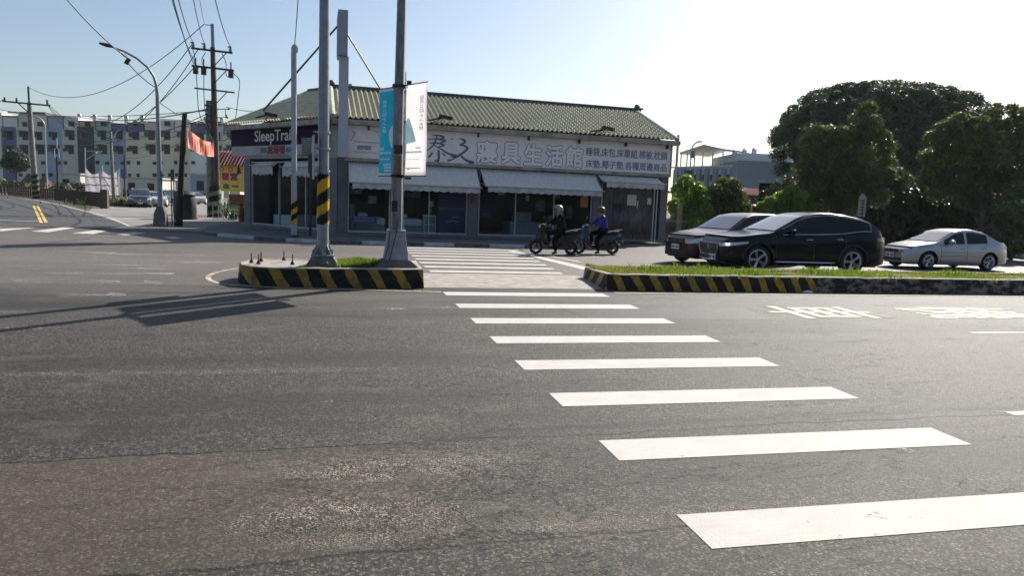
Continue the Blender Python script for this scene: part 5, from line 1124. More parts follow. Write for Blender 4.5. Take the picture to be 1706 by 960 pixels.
n_=at(272,345.5); make_car('parked_car','white hatchback half hidden behind the lamp post base in the lot','car',variant(SED,whitep),(n_.x-.3,n_.y+.5,0),R(-62))
n_=at(308,343); make_car('parked_car','pale grey estate car parked behind the leaning wooden pole','car',variant(BRN,greyp,rails=(2.3,4.0)),(n_.x,n_.y,0),R(-62))
n_=at(336,341); make_car('parked_sedan','small white sedan parked furthest right in the lot','car',variant(SED,whitep),(n_.x,n_.y,0),R(-62))
# ------------------------------------------------------------------ scooters and riders
def make_scooter(name,label,loc,rz,body,rack=False):
    "front +x, rear wheel contact near x=-.62"
    t=thing(name,label,'scooter',loc,rz,'scooters waiting at the crossing'); Rw=.25
    for xc in (.66,-.62):
        w=bpy.data.objects.new('wheel',None); COL.objects.link(w); w.parent=t; w.location=(xc,0,Rw); mb=MB(); mb.lathe([(Rw*.60,-.05),(Rw*.9,-.055),(Rw,0),(Rw*.9,.055),(Rw*.60,.05)],axis='Y',n=26,closed=True); mb.build('tyre',M['tyre'],w,smooth=True)
        mb=MB(); mb.lathe([(Rw*.62,-.045),(Rw*.55,0),(Rw*.62,.045)],axis='Y',n=22); mb.lathe([(0,-.07),(.04,-.07),(.04,.07),(0,.07)],axis='Y',n=10)
        for i in range(5):
            a=2*math.pi*i/5; mb.tube([(0,0,0),(Rw*.58*math.cos(a),0,Rw*.58*math.sin(a))],.018,5)
        mb.build('rim',M['galv'],w)
    mb=MB(); mb.tube([(.66,.09,.25),(.52,.09,.62)],.024,8); mb.tube([(.66,-.09,.25),(.52,-.09,.62)],.024,8); mb.tube([(.53,0,.60),(.40,0,.98)],.03,8); mb.build('fork',M['dark'],t)
    mb=MB(); mb.prism([(.92,.30),(.86,.44),(.72,.55),(.50,.56),(.42,.46),(.55,.50),(.70,.49),(.80,.42),(.88,.29)],-.075,.075,inset=.12); mb.build('front_mudguard',body,t,smooth=True)
    mb=MB(); mb.prism([(.44,.98),(.56,.92),(.64,.72),(.66,.52),(.56,.47),(.42,.40),(.30,.33),(.22,.34),(.36,.52),(.36,.80),(.36,.95)],-.19,.19,inset=.30); mb.build('leg_shield',body,t,smooth=True)
    mb=MB(); mb.prism([(.40,1.06),(.46,1.09),(.56,1.02),(.54,.93),(.40,.92),(.33,.98)],-.13,.13,inset=.25); mb.build('handlebar_cowl',body,t,smooth=True)
    mb=MB(); mb.ball((.545,0,.985),(.045,.10,.055),8); mb.build('headlight',M['lamp'],t,smooth=True)
    mb=MB(); mb.tube([(.31,-.34,1.02),(.38,-.15,1.03),(.40,0,1.02),(.38,.15,1.03),(.31,.34,1.02)],.018,8); mb.tube([(.31,-.35,1.02),(.335,-.24,1.025)],.026,8); mb.tube([(.31,.35,1.02),(.335,.24,1.025)],.026,8); mb.build('handlebar',M['dark'],t)
    for s in (1,-1):
        mb=MB(); mb.tube([(.37,s*.2,1.04),(.36,s*.26,1.2),(.35,s*.29,1.27)],.009,6); mb.ball((.34,s*.30,1.30),(.02,.065,.045),8); mb.build('mirror',M['dark'],t,smooth=True)
    mb=MB(); mb.prism([(.34,.30),(.40,.35),(.10,.33),(-.12,.33),(-.12,.22),(.2,.20)],-.17,.17,inset=.08); mb.build('footboard',M['dark'],t)
    mb=MB(); mb.prism([(-.06,.34),(-.06,.66),(-.20,.72),(-.55,.76),(-.86,.82),(-.92,.76),(-.82,.66),(-.60,.56),(-.40,.44),(-.22,.32)],-.15,.15,inset=.25); mb.build('rear_body',body,t,smooth=True)
    mb=MB(); mb.prism([(-.04,.70),(-.06,.78),(-.25,.80),(-.40,.83),(-.62,.89),(-.84,.88),(-.86,.83),(-.55,.77),(-.2,.71)],-.14,.14,inset=.28); mb.build('seat',mat('scooter_seat',(.02,.02,.022),.45) if 'scooter_seat' not in bpy.data.materials else bpy.data.materials['scooter_seat'],t,smooth=True)
    mb=MB(); mb.prism([(-.20,.42),(-.30,.50),(-.62,.58),(-.80,.66),(-.84,.62),(-.66,.48),(-.40,.40)],-.165,.165,inset=.1); mb.build('side_panel',mat('scooter_side_grey',(.03,.03,.034),.35,spec=.3) if 'scooter_side_grey' not in bpy.data.materials else bpy.data.materials['scooter_side_grey'],t,smooth=True)
    mb=MB(); mb.bx(-.62,-.15,-.12,.10,.18,.36); mb.lathe([(.12,-.02),(.12,.07)],c=(-.62,.06,.25),axis='Y',n=14); mb.build('engine',M['dark'],t,bevel=.02)
    mb=MB(); mb.tube([(-.3,-.17,.22),(-.55,-.17,.26),(-.98,-.17,.34)],[.035,.062,.055],10); mb.build('exhaust',M['galv'],t,smooth=True)
    mb=MB(); mb.tube([(-.62,.14,.30),(-.70,.14,.62)],.028,8); mb.tube([(-.62,-.14,.30),(-.70,-.14,.62)],.028,8); mb.build('shock_absorber',M['dark'],t)
    mb=MB(); mb.prism([(-.84,.66),(-.90,.64),(-1.02,.36),(-.98,.35),(-.88,.52),(-.78,.58)],-.07,.07); mb.build('rear_mudguard',M['dark'],t)
    mb=MB(); mb.ball((-.90,0,.74),(.04,.11,.04),8); mb.build('tail_light',M['tail'],t,smooth=True)
    mb=MB(); mb.tube([(-.62,.12,.84),(-.8,.13,.92),(-.93,.08,.93),(-.93,-.08,.93),(-.8,-.13,.92),(-.62,-.12,.84)],.014,6); mb.build('grab_rail',M['alu'],t)
    mb=MB(); mb.box((-.985,0,.47),(.01,.22,.13),ry=.25); mb.build('number_plate',M['plate'],t)
    return t
def skin(name,verts,edges,m,parent,sub=2,root=0):
    me=bpy.data.meshes.new(name); me.from_pydata([v[:3] for v in verts],edges,[]); o=bpy.data.objects.new(name,me); COL.objects.link(o)
    o.modifiers.new('skin','SKIN'); sd=me.skin_vertices[0].data
    for i,v in enumerate(verts):
        r=v[3]; sd[i].radius=(r,r) if not isinstance(r,tuple) else r; sd[i].use_root=(i==root)
    s=o.modifiers.new('sub','SUBSURF'); s.levels=sub; s.render_levels=sub
    dg=bpy.context.evaluated_depsgraph_get(); dg.update(); me2=bpy.data.meshes.new_from_object(o.evaluated_get(dg)); bpy.data.objects.remove(o)
    me2.materials.clear(); me2.materials.append(m); me2.name=name; me2.polygons.foreach_set('use_smooth',[True]*len(me2.polygons))
    o=bpy.data.objects.new(name,me2); COL.objects.link(o); o.parent=parent; return o
M['skin']=mat('skin',(.30,.17,.11),.6); M['shoe']=mat('shoe',(.02,.02,.02),.6); M['visor']=mat('visor',(.02,.02,.025),.08,coat=1)
def rider(label,loc,rz,jacket,trouser,helm,foot_down=True):
    t=thing('person',label,'person',loc,rz,'people sitting on scooters')
    # sits at x=-.25, seat .80; hands on the grips (.32,+-.30,1.03)
    J={'pel':(-.26,0,.88,.13),'wst':(-.24,0,1.02,.125),'chs':(-.19,0,1.22,.145),'nk0':(-.15,0,1.40,.07),'nk1':(-.12,0,1.46,.055),'hd':(-.10,0,1.55,.088),'hd2':(-.10,0,1.63,.075)}
    V=[];E=[];ix={}
    def av(k,p): ix[k]=len(V); V.append(p)
    for k in ('pel','wst','chs','nk0','nk1','hd','hd2'): av(k,J[k])
    E+=[(0,1),(1,2),(2,3),(3,4),(4,5),(5,6)]
    for s in (1,-1):
        n='l' if s>0 else 'r'
        av('sh'+n,(-.17,s*.185,1.35,.062)); av('el'+n,(.03,s*.30,1.15,.045)); av('wr'+n,(.24,s*.30,1.06,.030)); av('pm'+n,(.305,s*.30,1.055,.030))
        E.append((ix['nk0'],ix['sh'+n])); E.append((ix['sh'+n],ix['el'+n])); E.append((ix['el'+n],ix['wr'+n])); E.append((ix['wr'+n],ix['pm'+n]))
        av('hp'+n,(-.22,s*.10,.84,.105))
        E.append((0,ix['hp'+n]))
        if s>0 and foot_down:  # near leg reaches the ground
            kn=(.10,s*.24,.52,.068); an=(-.0,s*.27,.11,.045); toe=(.15,s*.28,.045,.038)
        else:
            kn=(.20,s*.15,.74,.068); an=(.14,s*.13,.40,.042); toe=(.28,s*.14,.35,.036)
        av('kn'+n,kn); av('an'+n,an); av('to'+n,toe); E+=[(ix['hp'+n],ix['kn'+n]),(ix['kn'+n],ix['an'+n]),(ix['an'+n],ix['to'+n])]
    body=skin('body',V,E,M['skin'],t,1)
    g=lambda k,dr:(V[ix[k]][0],V[ix[k]][1],V[ix[k]][2],V[ix[k]][3]+dr)
    ks=['pel','wst','chs','nk0','shl','ell','wrl','shr','elr','wrr']; vv=[g(k,.022) for k in ks]; vv[3]=g('nk0',.015)
    vv[0]=(vv[0][0],vv[0][1],vv[0][2]-.03,vv[0][3]+.012); vv[1]=(*vv[1][:3],vv[1][3]+.02); skin('jacket',vv,[(0,1),(1,2),(2,3),(3,4),(4,5),(5,6),(3,7),(7,8),(8,9)],jacket,t,2)
    ks=['pel','hpl','knl','anl','hpr','knr','anr']; skin('trousers',[g(k,.018) for k in ks],[(0,1),(1,2),(2,3),(0,4),(4,5),(5,6)],trouser,t,2)
    for n in 'lr':
        a=V[ix['an'+n]];b=V[ix['to'+n]]; skin('shoe',[(a[0]-.05,a[1],a[2]-.03,.045),(a[0]+.03,a[1],a[2]-.02,.05),(b[0],b[1],b[2],.04)],[(0,1),(1,2)],M['shoe'],t,2)
        # fingers closed round the grip, thumb under it
        p=V[ix['pm'+n]]; s=1 if n=='l' else -1
        for k,(dy,l) in enumerate(((-.03,.9),(-.01,1.0),(.012,.95),(.032,.8))):
            y=p[1]+dy
            skin('finger',[(p[0]+.01,y,p[2]+.01,.011),(p[0]+.045*l,y,p[2]+.004,.010),(p[0]+.05*l,y,p[2]-.03,.009),(p[0]+.015,y,p[2]-.05,.008)],[(0,1),(1,2),(2,3)],M['shoe'],t,1)
        skin('thumb',[(p[0]-.01,p[1]-s*.03,p[2],.012),(p[0]+.005,p[1]-s*.055,p[2]-.025,.010),(p[0]+.03,p[1]-s*.05,p[2]-.04,.009)],[(0,1),(1,2)],M['shoe'],t,1)
    # helmet
    c=(-.10,0,1.60); mb=MB(); rows=[]
    for i in range(11):
        th=math.radians(0+i*11.5)
        rows.append([(c[0]+.150*math.sin(th)*math.cos(a)*1.05,c[1]+.128*math.sin(th)*math.sin(a),c[2]+.135*math.cos(th)-(.0 if math.cos(a)<.3 else .0)) for a in [2*math.pi*j/24 for j in range(25)]])
    # open the face
    rows2=[]
    for r in rows: rows2.append(r)
    n=len(rows2[0]); base=len(mb.v)
    vs=[p for r in rows2 for p in r]; fs=[]
    for i in range(len(rows2)-1):
        for j in range(n-1):
            a=2*math.pi*(j+.5)/24
            if i>=6 and math.cos(a)>.45: continue
            fs.append((i*n+j,i*n+j+1,(i+1)*n+j+1,(i+1)*n+j))
    mb.add(vs,fs); h=mb.build('helmet',helm,t,smooth=2); so_=h.modifiers.new('s','SOLIDIFY'); so_.thickness=.02
    mb=MB(); rows=[[(c[0]+.165*math.cos(a),c[1]+.135*math.sin(a),z) for a in [math.radians(-58+116*k/10) for k in range(11)]] for z in (1.64,1.59,1.545)]; mb.grid(rows); mb.build('visor',M['visor'],t,smooth=2)
    # face
    mb=MB(); mb.ball((-.015,0,1.555),(.022,.016,.026),6); mb.build('nose',M['skin'],t,smooth=True)
    mb=MB(); mb.box((-.012,.032,1.585),(.014,.024,.010)); mb.box((-.012,-.032,1.585),(.014,.024,.010)); mb.box((-.014,0,1.512),(.012,.045,.008)); mb.build('eyes_and_mouth',M['dark'],t)
    return t
pS=at(893,423.5); pS2=at(953,425)
s1x,s1y=(pS.x+pS2.x)/2,(pS.y+pS2.y)/2+.05
sc1=make_scooter('scooter','front scooter, dark grey and black, waiting at the stop line',(s1x,s1y,0),math.pi-.03,mat('scooter_grey_paint',(.012,.013,.016),.35,metal=.1,coat=.25,spec=.2))
rider('person in black clothes and patterned helmet sitting on the front scooter',(s1x,s1y,0),math.pi-.03,mat('black_coat',(.004,.004,.005),.9,spec=.04),mat('black_trousers',(.005,.005,.007),.9,spec=.04),mat('patterned_helmet',(.40,.37,.30),.35,coat=.5,scale=16,col2=(.03,.03,.03)))
pT=at(971,423); pT2=at(1018,424.5); s2x,s2y=(pT.x+pT2.x)/2,(pT.y+pT2.y)/2+.1
sc2=make_scooter('scooter','rear scooter with blue-grey front and large rear grab rail',(s2x,s2y,0),math.pi-.03,mat('scooter_blue_paint',(.02,.035,.075),.3,metal=.3,coat=.6))
rider('person in bright blue jacket and black helmet sitting on the rear scooter',(s2x,s2y,0),math.pi-.03,mat('blue_jacket',(.008,.022,.20),.6,spec=.2),bpy.data.materials['black_trousers'],mat('black_helmet',(.02,.02,.022),.25,coat=.6))
# ------------------------------------------------------------------ vegetation
def foliage(name,blobs,n,size,m,parent=None,inner=.15,jit=.35,outl=.3):
    "blobs: list of (centre, (rx,ry,rz)); leaves are spread over and a little inside their surfaces"
    w=np.array([b[1][0]*b[1][1]+b[1][0]*b[1][2] for b in blobs]); w=w/w.sum(); idx=RNG.choice(len(blobs),n,p=w)
    c=np.array([b[0] for b in blobs])[idx]; r=np.array([b[1] for b in blobs])[idx]
    d=RNG.normal(size=(n,3)); d[:,2]+=.25; d/=np.linalg.norm(d,axis=1)[:,None]
    k=1-np.abs(RNG.normal(0,inner*1.3,n)); k=np.where(RNG.random(n)<.2,k+RNG.random(n)*outl,k)
    p=c+d*r*k[:,None]
    nn=d+RNG.normal(size=(n,3))*jit*1.6; nn/=np.linalg.norm(nn,axis=1)[:,None]
    a=np.cross(nn,RNG.normal(size=(n,3))); a/=np.linalg.norm(a,axis=1)[:,None]; b=np.cross(nn,a); s=size*RNG.uniform(.6,1.25,n)[:,None]
    V=np.stack([p-a*s,p+b*s*.5+nn*s*.12,p+a*s,p-b*s*.5+nn*s*.12],1).reshape(-1,3); F=np.arange(n*4).reshape(n,4)
    return npmesh(name,V,F,m,parent,parent is not None)
def crown_blobs(c,rx,ry,rz,k,rb,seed=0,top=True,lo=-.5):
    rng=np.random.default_rng(seed); out=[]
    for i in range(k):
        d=rng.normal(size=3); d/=np.linalg.norm(d)
        if d[2]<lo: d[2]=-d[2]*.5
        q=rng.uniform(.62,.98); p=(c[0]+d[0]*rx*q,c[1]+d[1]*ry*q,c[2]+d[2]*rz*q); s=rb*rng.uniform(.6,1.3); out.append((p,(s,s,s*.8)))
    return out
def tree(name,label,cat,base,h,rx,rz,m,nleaf,size,k=36,rb=1.0,seed=1,tr=.2,ry=None,group=None,clump=None,cz=None,core=True,trunkh=None,lean=0):
    base=Vector(base); t=thing(name,label,cat,tuple(base),0,group); ry=ry or rx; cz=cz if cz is not None else h-rz
    c=(base.x,base.y,base.z+cz); bl=clump or crown_blobs(c,rx,ry,rz,k,rb,seed)
    foliage('crown',bl,nleaf,size,m,t)
    mb=MB(); rnd=random.Random(seed); tp=Vector((base.x+lean,base.y,base.z+cz*.75)); mb.tube([base,base+(tp-base)*.5+Vector((rnd.uniform(-.1,.1),0,0)),tp],[tr,tr*.8,tr*.55],9)
    for b in rnd.sample(bl,min(len(bl),12)):
        e=Vector(b[0]); s=base+(tp-base)*rnd.uniform(.45,1); mid=(s+e)/2+Vector((0,0,-.1*h*rnd.random())); mb.tube([s,mid,e],[tr*.4,tr*.26,tr*.08],6)
    mb.build('trunk',M['bark'],t,world=True,smooth=True)
    return t
L_dark=leafmat('leaves_banyan',(.016,.032,.018),(.050,.080,.034),.28,.35,.5)
L_mid=leafmat('leaves_mid',(.014,.028,.009),(.090,.115,.035),.46,.8,.5)
L_bri=leafmat('leaves_bright',(.055,.11,.014),(.18,.27,.035),.45,1.2,.35)
L_hedge=leafmat('leaves_hedge',(.014,.025,.008),(.045,.065,.018),.25,1.0,.4)
# huge clipped dome tree
bc=deep(1462,54); cen=Vector((bc.x,bc.y,6.5))
rng=np.random.default_rng(5); bl=[]
for i in range(430):
    d=rng.normal(size=3); d/=np.linalg.norm(d); 
    if d[2]<-.35: d[2]*=-.6
    # superellipsoid dome with a flatter top
    e=2.8; k=1/((abs(d[0])/7.8)**e+(abs(d[1])/6.2)**e+(abs(d[2])/(4.75 if d[2]>0 else 3.0))**e)**(1/e)
    p=cen+Vector(d)*k*rng.uniform(.925,.955); s=rng.uniform(.40,.72); bl.append((tuple(p),(s,s,s*.8)))
t=thing('dome_tree','huge dark dome-shaped tree towering over the right side','tree',tuple(bc))
foliage('crown',bl,170000,.092,L_dark,t,inner=.2,outl=.25)
foliage('crown',[(tuple(cen+Vector((0,0,.2))),(6.7,5.4,4.0)),(tuple(cen+Vector((0,0,0))),(5.2,4.4,3.0))],9000,.42,L_dark,t,inner=.10,outl=0).name='inner_foliage'
mb=MB()
for i in range(7):
    a=i*.9; mb.tube([bc+Vector((math.cos(a)*.5,math.sin(a)*.5,0)),bc+Vector((math.cos(a)*.3,math.sin(a)*.3,2)),cen+Vector((math.cos(a)*3,math.sin(a)*3,-1.5))],[.35,.28,.12],8)
mb.build('trunk',M['bark'],t,world=True,smooth=True)
# the two looser trees in front of it
def clumps_px(lst,Z,dz=0):
    out=[]
    for px_,py_,r in lst:
        d=ray(px_,py_); k=(Z+random.uniform(-.8,.8)); p=Vector((0,0,H0))+d*k; out.append((tuple(p),(r*.88,r*.95,r*.74)))
    return out
lt_=clumps_px([(1445,182,.55),(1432,200,.6),(1452,206,.6),(1440,222,.7),(1360,222,.6),(1345,238,.5),(1380,228,.7),(1405,225,.65),(1470,228,.5),(1478,245,.55),(1425,245,.9),(1385,255,.9),(1355,260,.7),(1460,262,.8),(1480,272,.5),(1410,278,1.0),(1370,285,.9),(1340,283,.6),(1440,292,.9),(1475,292,.6),(1400,305,1.0),(1355,312,.9),(1435,318,.9),(1345,300,.6),(1330,322,.7),(1380,335,1.0),(1420,340,.9),(1460,330,.7),(1335,345,.8)],36)
b_=deep(1392,36); tree('garden_tree','loose mid green tree in front of the left half of the dome tree','tree',(b_.x,b_.y,0),7,3,3,L_mid,32000,.088,clump=lt_,cz=4.0,tr=.16,seed=3)
rt_=clumps_px([(1600,202,.6),(1575,215,.6),(1630,208,.6),(1655,190,.45),(1662,178,.3),(1685,182,.35),(1700,190,.5),(1690,210,.7),(1660,215,.7),(1558,232,.6),(1590,238,.8),(1625,235,.9),(1665,240,.9),(1700,240,.8),(1720,215,.8),(1570,258,.8),(1610,268,1.0),(1655,270,1.0),(1700,275,.9),(1545,262,.5),(1552,288,.6),(1590,298,.9),(1640,302,1.0),(1690,305,.9),(1545,300,.5),(1570,322,.8),(1620,330,.9),(1670,335,.9),(1730,260,1.),(1730,310,1.)],36)
b_=deep(1640,36); tree('garden_tree','broad loose tree in front of the right half of the dome tree','tree',(b_.x,b_.y,0),7,3,3,L_mid,38000,.088,clump=rt_,cz=3.6,tr=.17,seed=4)
# bushes
def bush(name,label,lst,Z,n,size,m,bp,tr=.07,group=None):
    b_=deep(bp,Z); t=thing(name,label,'bush',(b_.x,b_.y,0),0,group); bl=clumps_px(lst,Z); foliage('foliage',bl,n,size,m,t); mb=MB()
    for b in bl[::2]: e=Vector(b[0]); mb.tube([b_,(b_+e)/2+Vector((.1,0,.1)),e],[tr,tr*.7,tr*.2],6)
    mb.build('stem',M['bark'],t,world=True); return t
bush('bright_shrub','bright yellow green shrub right against the shop end',[(1143,302,.45),(1132,318,.5),(1160,312,.4),(1170,318,.3),(1145,332,.7),(1165,335,.5),(1128,345,.6),(1150,358,.8),(1175,352,.5),(1133,375,.7),(1160,382,.7),(1182,378,.5),(1145,398,.6),(1122,398,.4)],37,9500,.10,L_bri,1148)
bush('grey_green_shrub','duller green shrub between the bright shrub and the temple',[(1205,305,.45),(1190,318,.5),(1222,308,.45),(1228,325,.5),(1205,330,.7),(1190,345,.7),(1220,350,.7),(1238,345,.5),(1198,372,.8),(1228,375,.7),(1212,395,.7)],38,7500,.10,L_mid,1210)
bush('leafy_sapling','bright leafy sapling in front of the temple roof',[(1318,318,.4),(1305,330,.45),(1335,328,.4),(1285,338,.4),(1272,345,.35),(1345,345,.45),(1322,348,.6),(1298,352,.5),(1310,372,.7),(1340,372,.7),(1280,368,.5)],35,5500,.115,L_bri,1315)
bush('side_shrub','pale leaved shrub at the right edge behind the silver car',[(1690,330,.6),(1710,318,.6),(1672,350,.6),(1700,355,.8),(1725,345,.8),(1680,378,.8),(1715,385,.9),(1690,405,.7),(1665,400,.6)],33,7000,.10,leafmat('leaves_pale',(.04,.055,.02),(.13,.16,.06),.3,1.1,.25),1695)
# long dark hedge behind the cars
h0=deep(1285,40); h1=deep(1900,38); bl=[]
rng=np.random.default_rng(8)
for i in range(170):
    k=rng.random(); hh=rng.uniform(.4,3.9); p=h0+(h1-h0)*k+Vector((0,rng.uniform(-.6,1.2),hh)); s=rng.uniform(.5,.95); bl.append((tuple(p),(s,s,s)))
t=thing('tall_hedge','tall dark hedge running behind the waiting cars','hedge',(h0.x,h0.y,0)); foliage('foliage',bl,36000,.15,L_hedge,t,inner=.25)
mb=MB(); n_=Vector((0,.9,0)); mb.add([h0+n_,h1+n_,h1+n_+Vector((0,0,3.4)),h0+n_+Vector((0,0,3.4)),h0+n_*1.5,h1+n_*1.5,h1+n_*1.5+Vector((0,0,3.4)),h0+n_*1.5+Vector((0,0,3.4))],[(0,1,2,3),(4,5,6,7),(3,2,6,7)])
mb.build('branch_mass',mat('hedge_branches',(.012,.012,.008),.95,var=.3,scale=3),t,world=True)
grass('verge_plants','low dark ground cover along the right pavement',9000,lambda n:RNG.uniform(18,58,n),lambda n:RNG.uniform(32.6,36.0,n),lambda x,y:0*x,.2,.6,L_hedge,w=.05)
# low fence right of the shop
t=thing('side_wall','low grey wall running right from the shop end','wall',(15.4,33.4,0)); mb=MB(); mb.bx(15.5,19.5,33.6,33.8,0,1.1); mb.build('wall_body',M['concd'],t,world=True); mb=MB(); mb.bx(15.45,19.55,33.55,33.85,1.1,1.17); mb.build('wall_coping',M['conc'],t,world=True)
t=thing('concrete_post','old mossy concrete post beside the right shop end','post',(15.95,32.9,0)); mb=MB(); mb.bx(-.1,.1,-.1,.1,0,2.1); mb.build('post',mat('mossy_post',(.22,.21,.13),.9,var=.3,scale=3),t)
# leaning marker sign above the black car
b_=deep(1437,33); t=thing('marker_sign','narrow pale sign with pointed top on a post behind the black car','sign',(b_.x,b_.y,0)); e=Vector((math.cos(.2),-math.sin(.2),0))
mb=MB(); mb.tube([(0,0,0),(0,0,2.5)],.05,8); mb.build('post',M['dark'],t); mb=MB(); mb.poly([Vector((-.20,-.04,1.75)),Vector((.17,-.04,1.75)),Vector((.17,-.04,2.62)),Vector((-.06,-.04,2.80)),Vector((-.20,-.04,2.62))],.06,(0,1,0)); mb.build('sign_face',mat('pale_stone_sign',(.36,.31,.25),.8,var=.2,scale=9),t)
mb=MB()
for i in range(5): mb.box((-.02,-.047,1.88+i*.15),(.2,.006,.07))
mb.build('sign_text',M['fence'],t)
# plants in front of the temple sign board
b_=deep(388,44.5); bl=[]
t=thing('potted_palms','cluster of spiky green plants behind the low railing left of the shop','plant',(b_.x,b_.y,0))
mb=MB()
for i in range(90):
    a=random.uniform(0,6.28); L=random.uniform(.5,1.2); o_=b_+Vector((random.uniform(-.6,.6),random.uniform(-.3,.3),random.uniform(.0,.5))); pts=[o_+Vector((math.cos(a)*L*k*.8,math.sin(a)*L*k*.8,L*1.3*k*(1-.45*k))) for k in (0,.35,.7,1)]
    w_=Vector((-math.sin(a),math.cos(a),0))*.03; mb.add([pts[0]-w_,pts[0]+w_,pts[1]+w_*1.3,pts[1]-w_*1.3,pts[2]+w_,pts[2]-w_,pts[3]],[(0,1,2,3),(3,2,4,5),(5,4,6)])
mb.build('leaves',leafmat('leaves_palm',(.03,.06,.02),(.10,.15,.06),.3,2,.4),t,world=True); mb=MB(); mb.lathe([(.2,0),(.28,.35)],c=b_,n=10); mb.build('pot',M['concd'],t,world=True)
t=thing('low_railing','low dark metal railing with posts beside the left end of the shop','railing',(b_.x-.9,b_.y-1.6,0)); mb=MB()
for i in range(9): mb.tube([(i*.3,0,0),(i*.3,0,.9)],.02,5)
for z in (.12,.55,.9): mb.tube([(0,0,z),(2.4,0,z)],.025,5)
mb.build('rails',M['galv'],t)
# bin, cone and little things
b_=deep(308,42.5); t=thing('covered_bin','large black covered bin behind the leaning wooden pole','bin',(b_.x,b_.y,0)); mb=MB(); mb.lathe([(.62,0),(.66,.5),(.62,1.2),(.55,1.45)],n=16); mb.build('bin_body',M['dark'],t,smooth=True); mb=MB(); mb.lathe([(.62,1.42),(.64,1.48),(.45,1.66),(0,1.74)],n=16); mb.build('bin_lid',M['black'],t,smooth=True)
b_=deep(325,43.5); t=thing('traffic_cone','red plastic cone right of the black bin','cone',(b_.x,b_.y,0)); mb=MB(); mb.lathe([(.13,.04),(.03,.62),(0,.64)],n=14); mb.build('cone',M['redp'],t,smooth=True); mb=MB(); mb.box((0,0,.02),(.36,.36,.04)); mb.build('base',M['redp'],t)
b_=deep(402,42.5); t=thing('gas_bottle','brown orange gas bottle beside the left corner of the shop','bottle',(b_.x,b_.y,0)); mb=MB(); mb.lathe([(.15,0),(.17,.1),(.17,.75),(.09,.92),(.0,.94)],n=12); mb.build('bottle',mat('rust_orange',(.22,.08,.03),.6,var=.2),t,smooth=True); mb=MB(); mb.lathe([(.09,.92),(.1,1.08)],n=10); mb.build('collar',M['rust'],t)
# ------------------------------------------------------------------ temple sign board
b_=deep(383,52); t=thing('temple_sign_board','yellow sign board with red characters under a red sheet roof left of the shop','sign',(b_.x,b_.y,0)); ca,sa=math.cos(YAW),-math.sin(YAW); X_=Vector((ca,sa,0)); N_=Vector((sa,-ca,0)) # N_ towards the camera
def tb(mb,x0,x1,y0,y1,z0,z1,m=0):
    vs=[b_+X_*x+N_*y+Vector((0,0,z)) for x in (x0,x1) for y in (y0,y1) for z in (z0,z1)]; mb.add(vs,[(0,1,3,2),(4,6,7,5),(0,4,5,1),(2,3,7,6),(0,2,6,4),(1,5,7,3)],m)
mb=MB(); tb(mb,-1.30,1.05,0,.08,1.75,3.65); mb.build('sign_face',M['yelsign'],t,world=True)
mb=MB(); tb(mb,1.05,1.13,-.05,.12,1.7,3.7); tb(mb,-1.38,-1.30,-.05,.12,0,3.7); mb.build('sign_frame',M['paper'],t,world=True)
mb=MB(); rows=[]
for i in range(61):
    x=-1.5+2.75*i/60; w_=.03*math.sin(i*1.2); rows.append([b_+X_*x+N_*(.55+w_)+Vector((0,0,3.55+w_)),b_+X_*x+N_*(-.9+w_)+Vector((0,0,4.65+w_))])
mb.grid(rows); rf=mb.build('roof',M['maroon'],t,world=True); rf.modifiers.new('s','SOLIDIFY').thickness=.04
mb=MB(); tb(mb,-.1,1.3,-.5,-.1,0,1.55); mb.build('brick_base',mat('red_brick_base',(.16,.045,.03),.85,var=.3,scale=9,stretch=(1,1,3)),t,world=True)
mb=MB(); tb(mb,-1.3,1.05,-.2,-.1,0,.08); 
for x in (-.7,-.15): tb(mb,x,x+.06,-.2,-.1,0,1.75)
mb.build('support',M['alu'],t,world=True)
for i,ch in enumerate('慈德宮'):
    textobj('lettering',ch,.50,.52,M['dred'] if i!=1 else mat('magenta_letter',(.42,.02,.08),.6),b_+X_*(-1.15+.62*i)+N_*.085+Vector((0,0,2.55)),X_,(0,0,1),t,offset=.03)
for x in (-.55,.10):
    mb=MB(); c=b_+X_*x+N_*.085+Vector((0,0,3.32)); mb.add([c+X_*(.17*math.cos(a))+Vector((0,0,.17*math.sin(a)))+N_*.003 for a in [2*math.pi*k/16 for k in range(16)]],[tuple(range(16))]); mb.build('red_disc',M['redp'],t,world=True)
    textobj('lettering','福' if x<0 else '德',.2,.2,M['yelsign'],b_+X_*(x-.1)+N_*.092+Vector((0,0,3.22)),X_,(0,0,1),t,offset=.01)
mb=MB()
def tp(pts,name,m): 
    mb=MB(); mb.add([b_+X_*x+N_*.088+Vector((0,0,z)) for x,z in pts],[tuple(range(len(pts)))]); mb.build(name,m,t,world=True)
tp([(.48,3.05),(.60,3.05),(.60,2.95),(.72,2.95),(.72,3.05),(.92,3.05),(.78,3.25),(.86,3.25),(.74,3.42),(.80,3.42),(.68,3.56),(.56,3.42),(.62,3.42),(.52,3.25),(.60,3.25)],'pine_emblem',mat('dark_green_print',(.02,.05,.03),.7))
tp([(.56,2.72),(.70,2.62),(.95,2.80),(.88,3.0),(.66,3.0)],'pale_print',M['paper'])
tp([(-.45,1.92),(.0,1.92),(.0,2.18),(-.12,2.3),(-.33,2.3),(-.45,2.18)],'grey_print',mat('grey_green_print',(.14,.15,.07),.7))
tp([(.18,2.06),(.55,2.06),(.55,2.0),(.72,2.12),(.55,2.24),(.55,2.18),(.18,2.18)],'red_arrow',M['dred'])
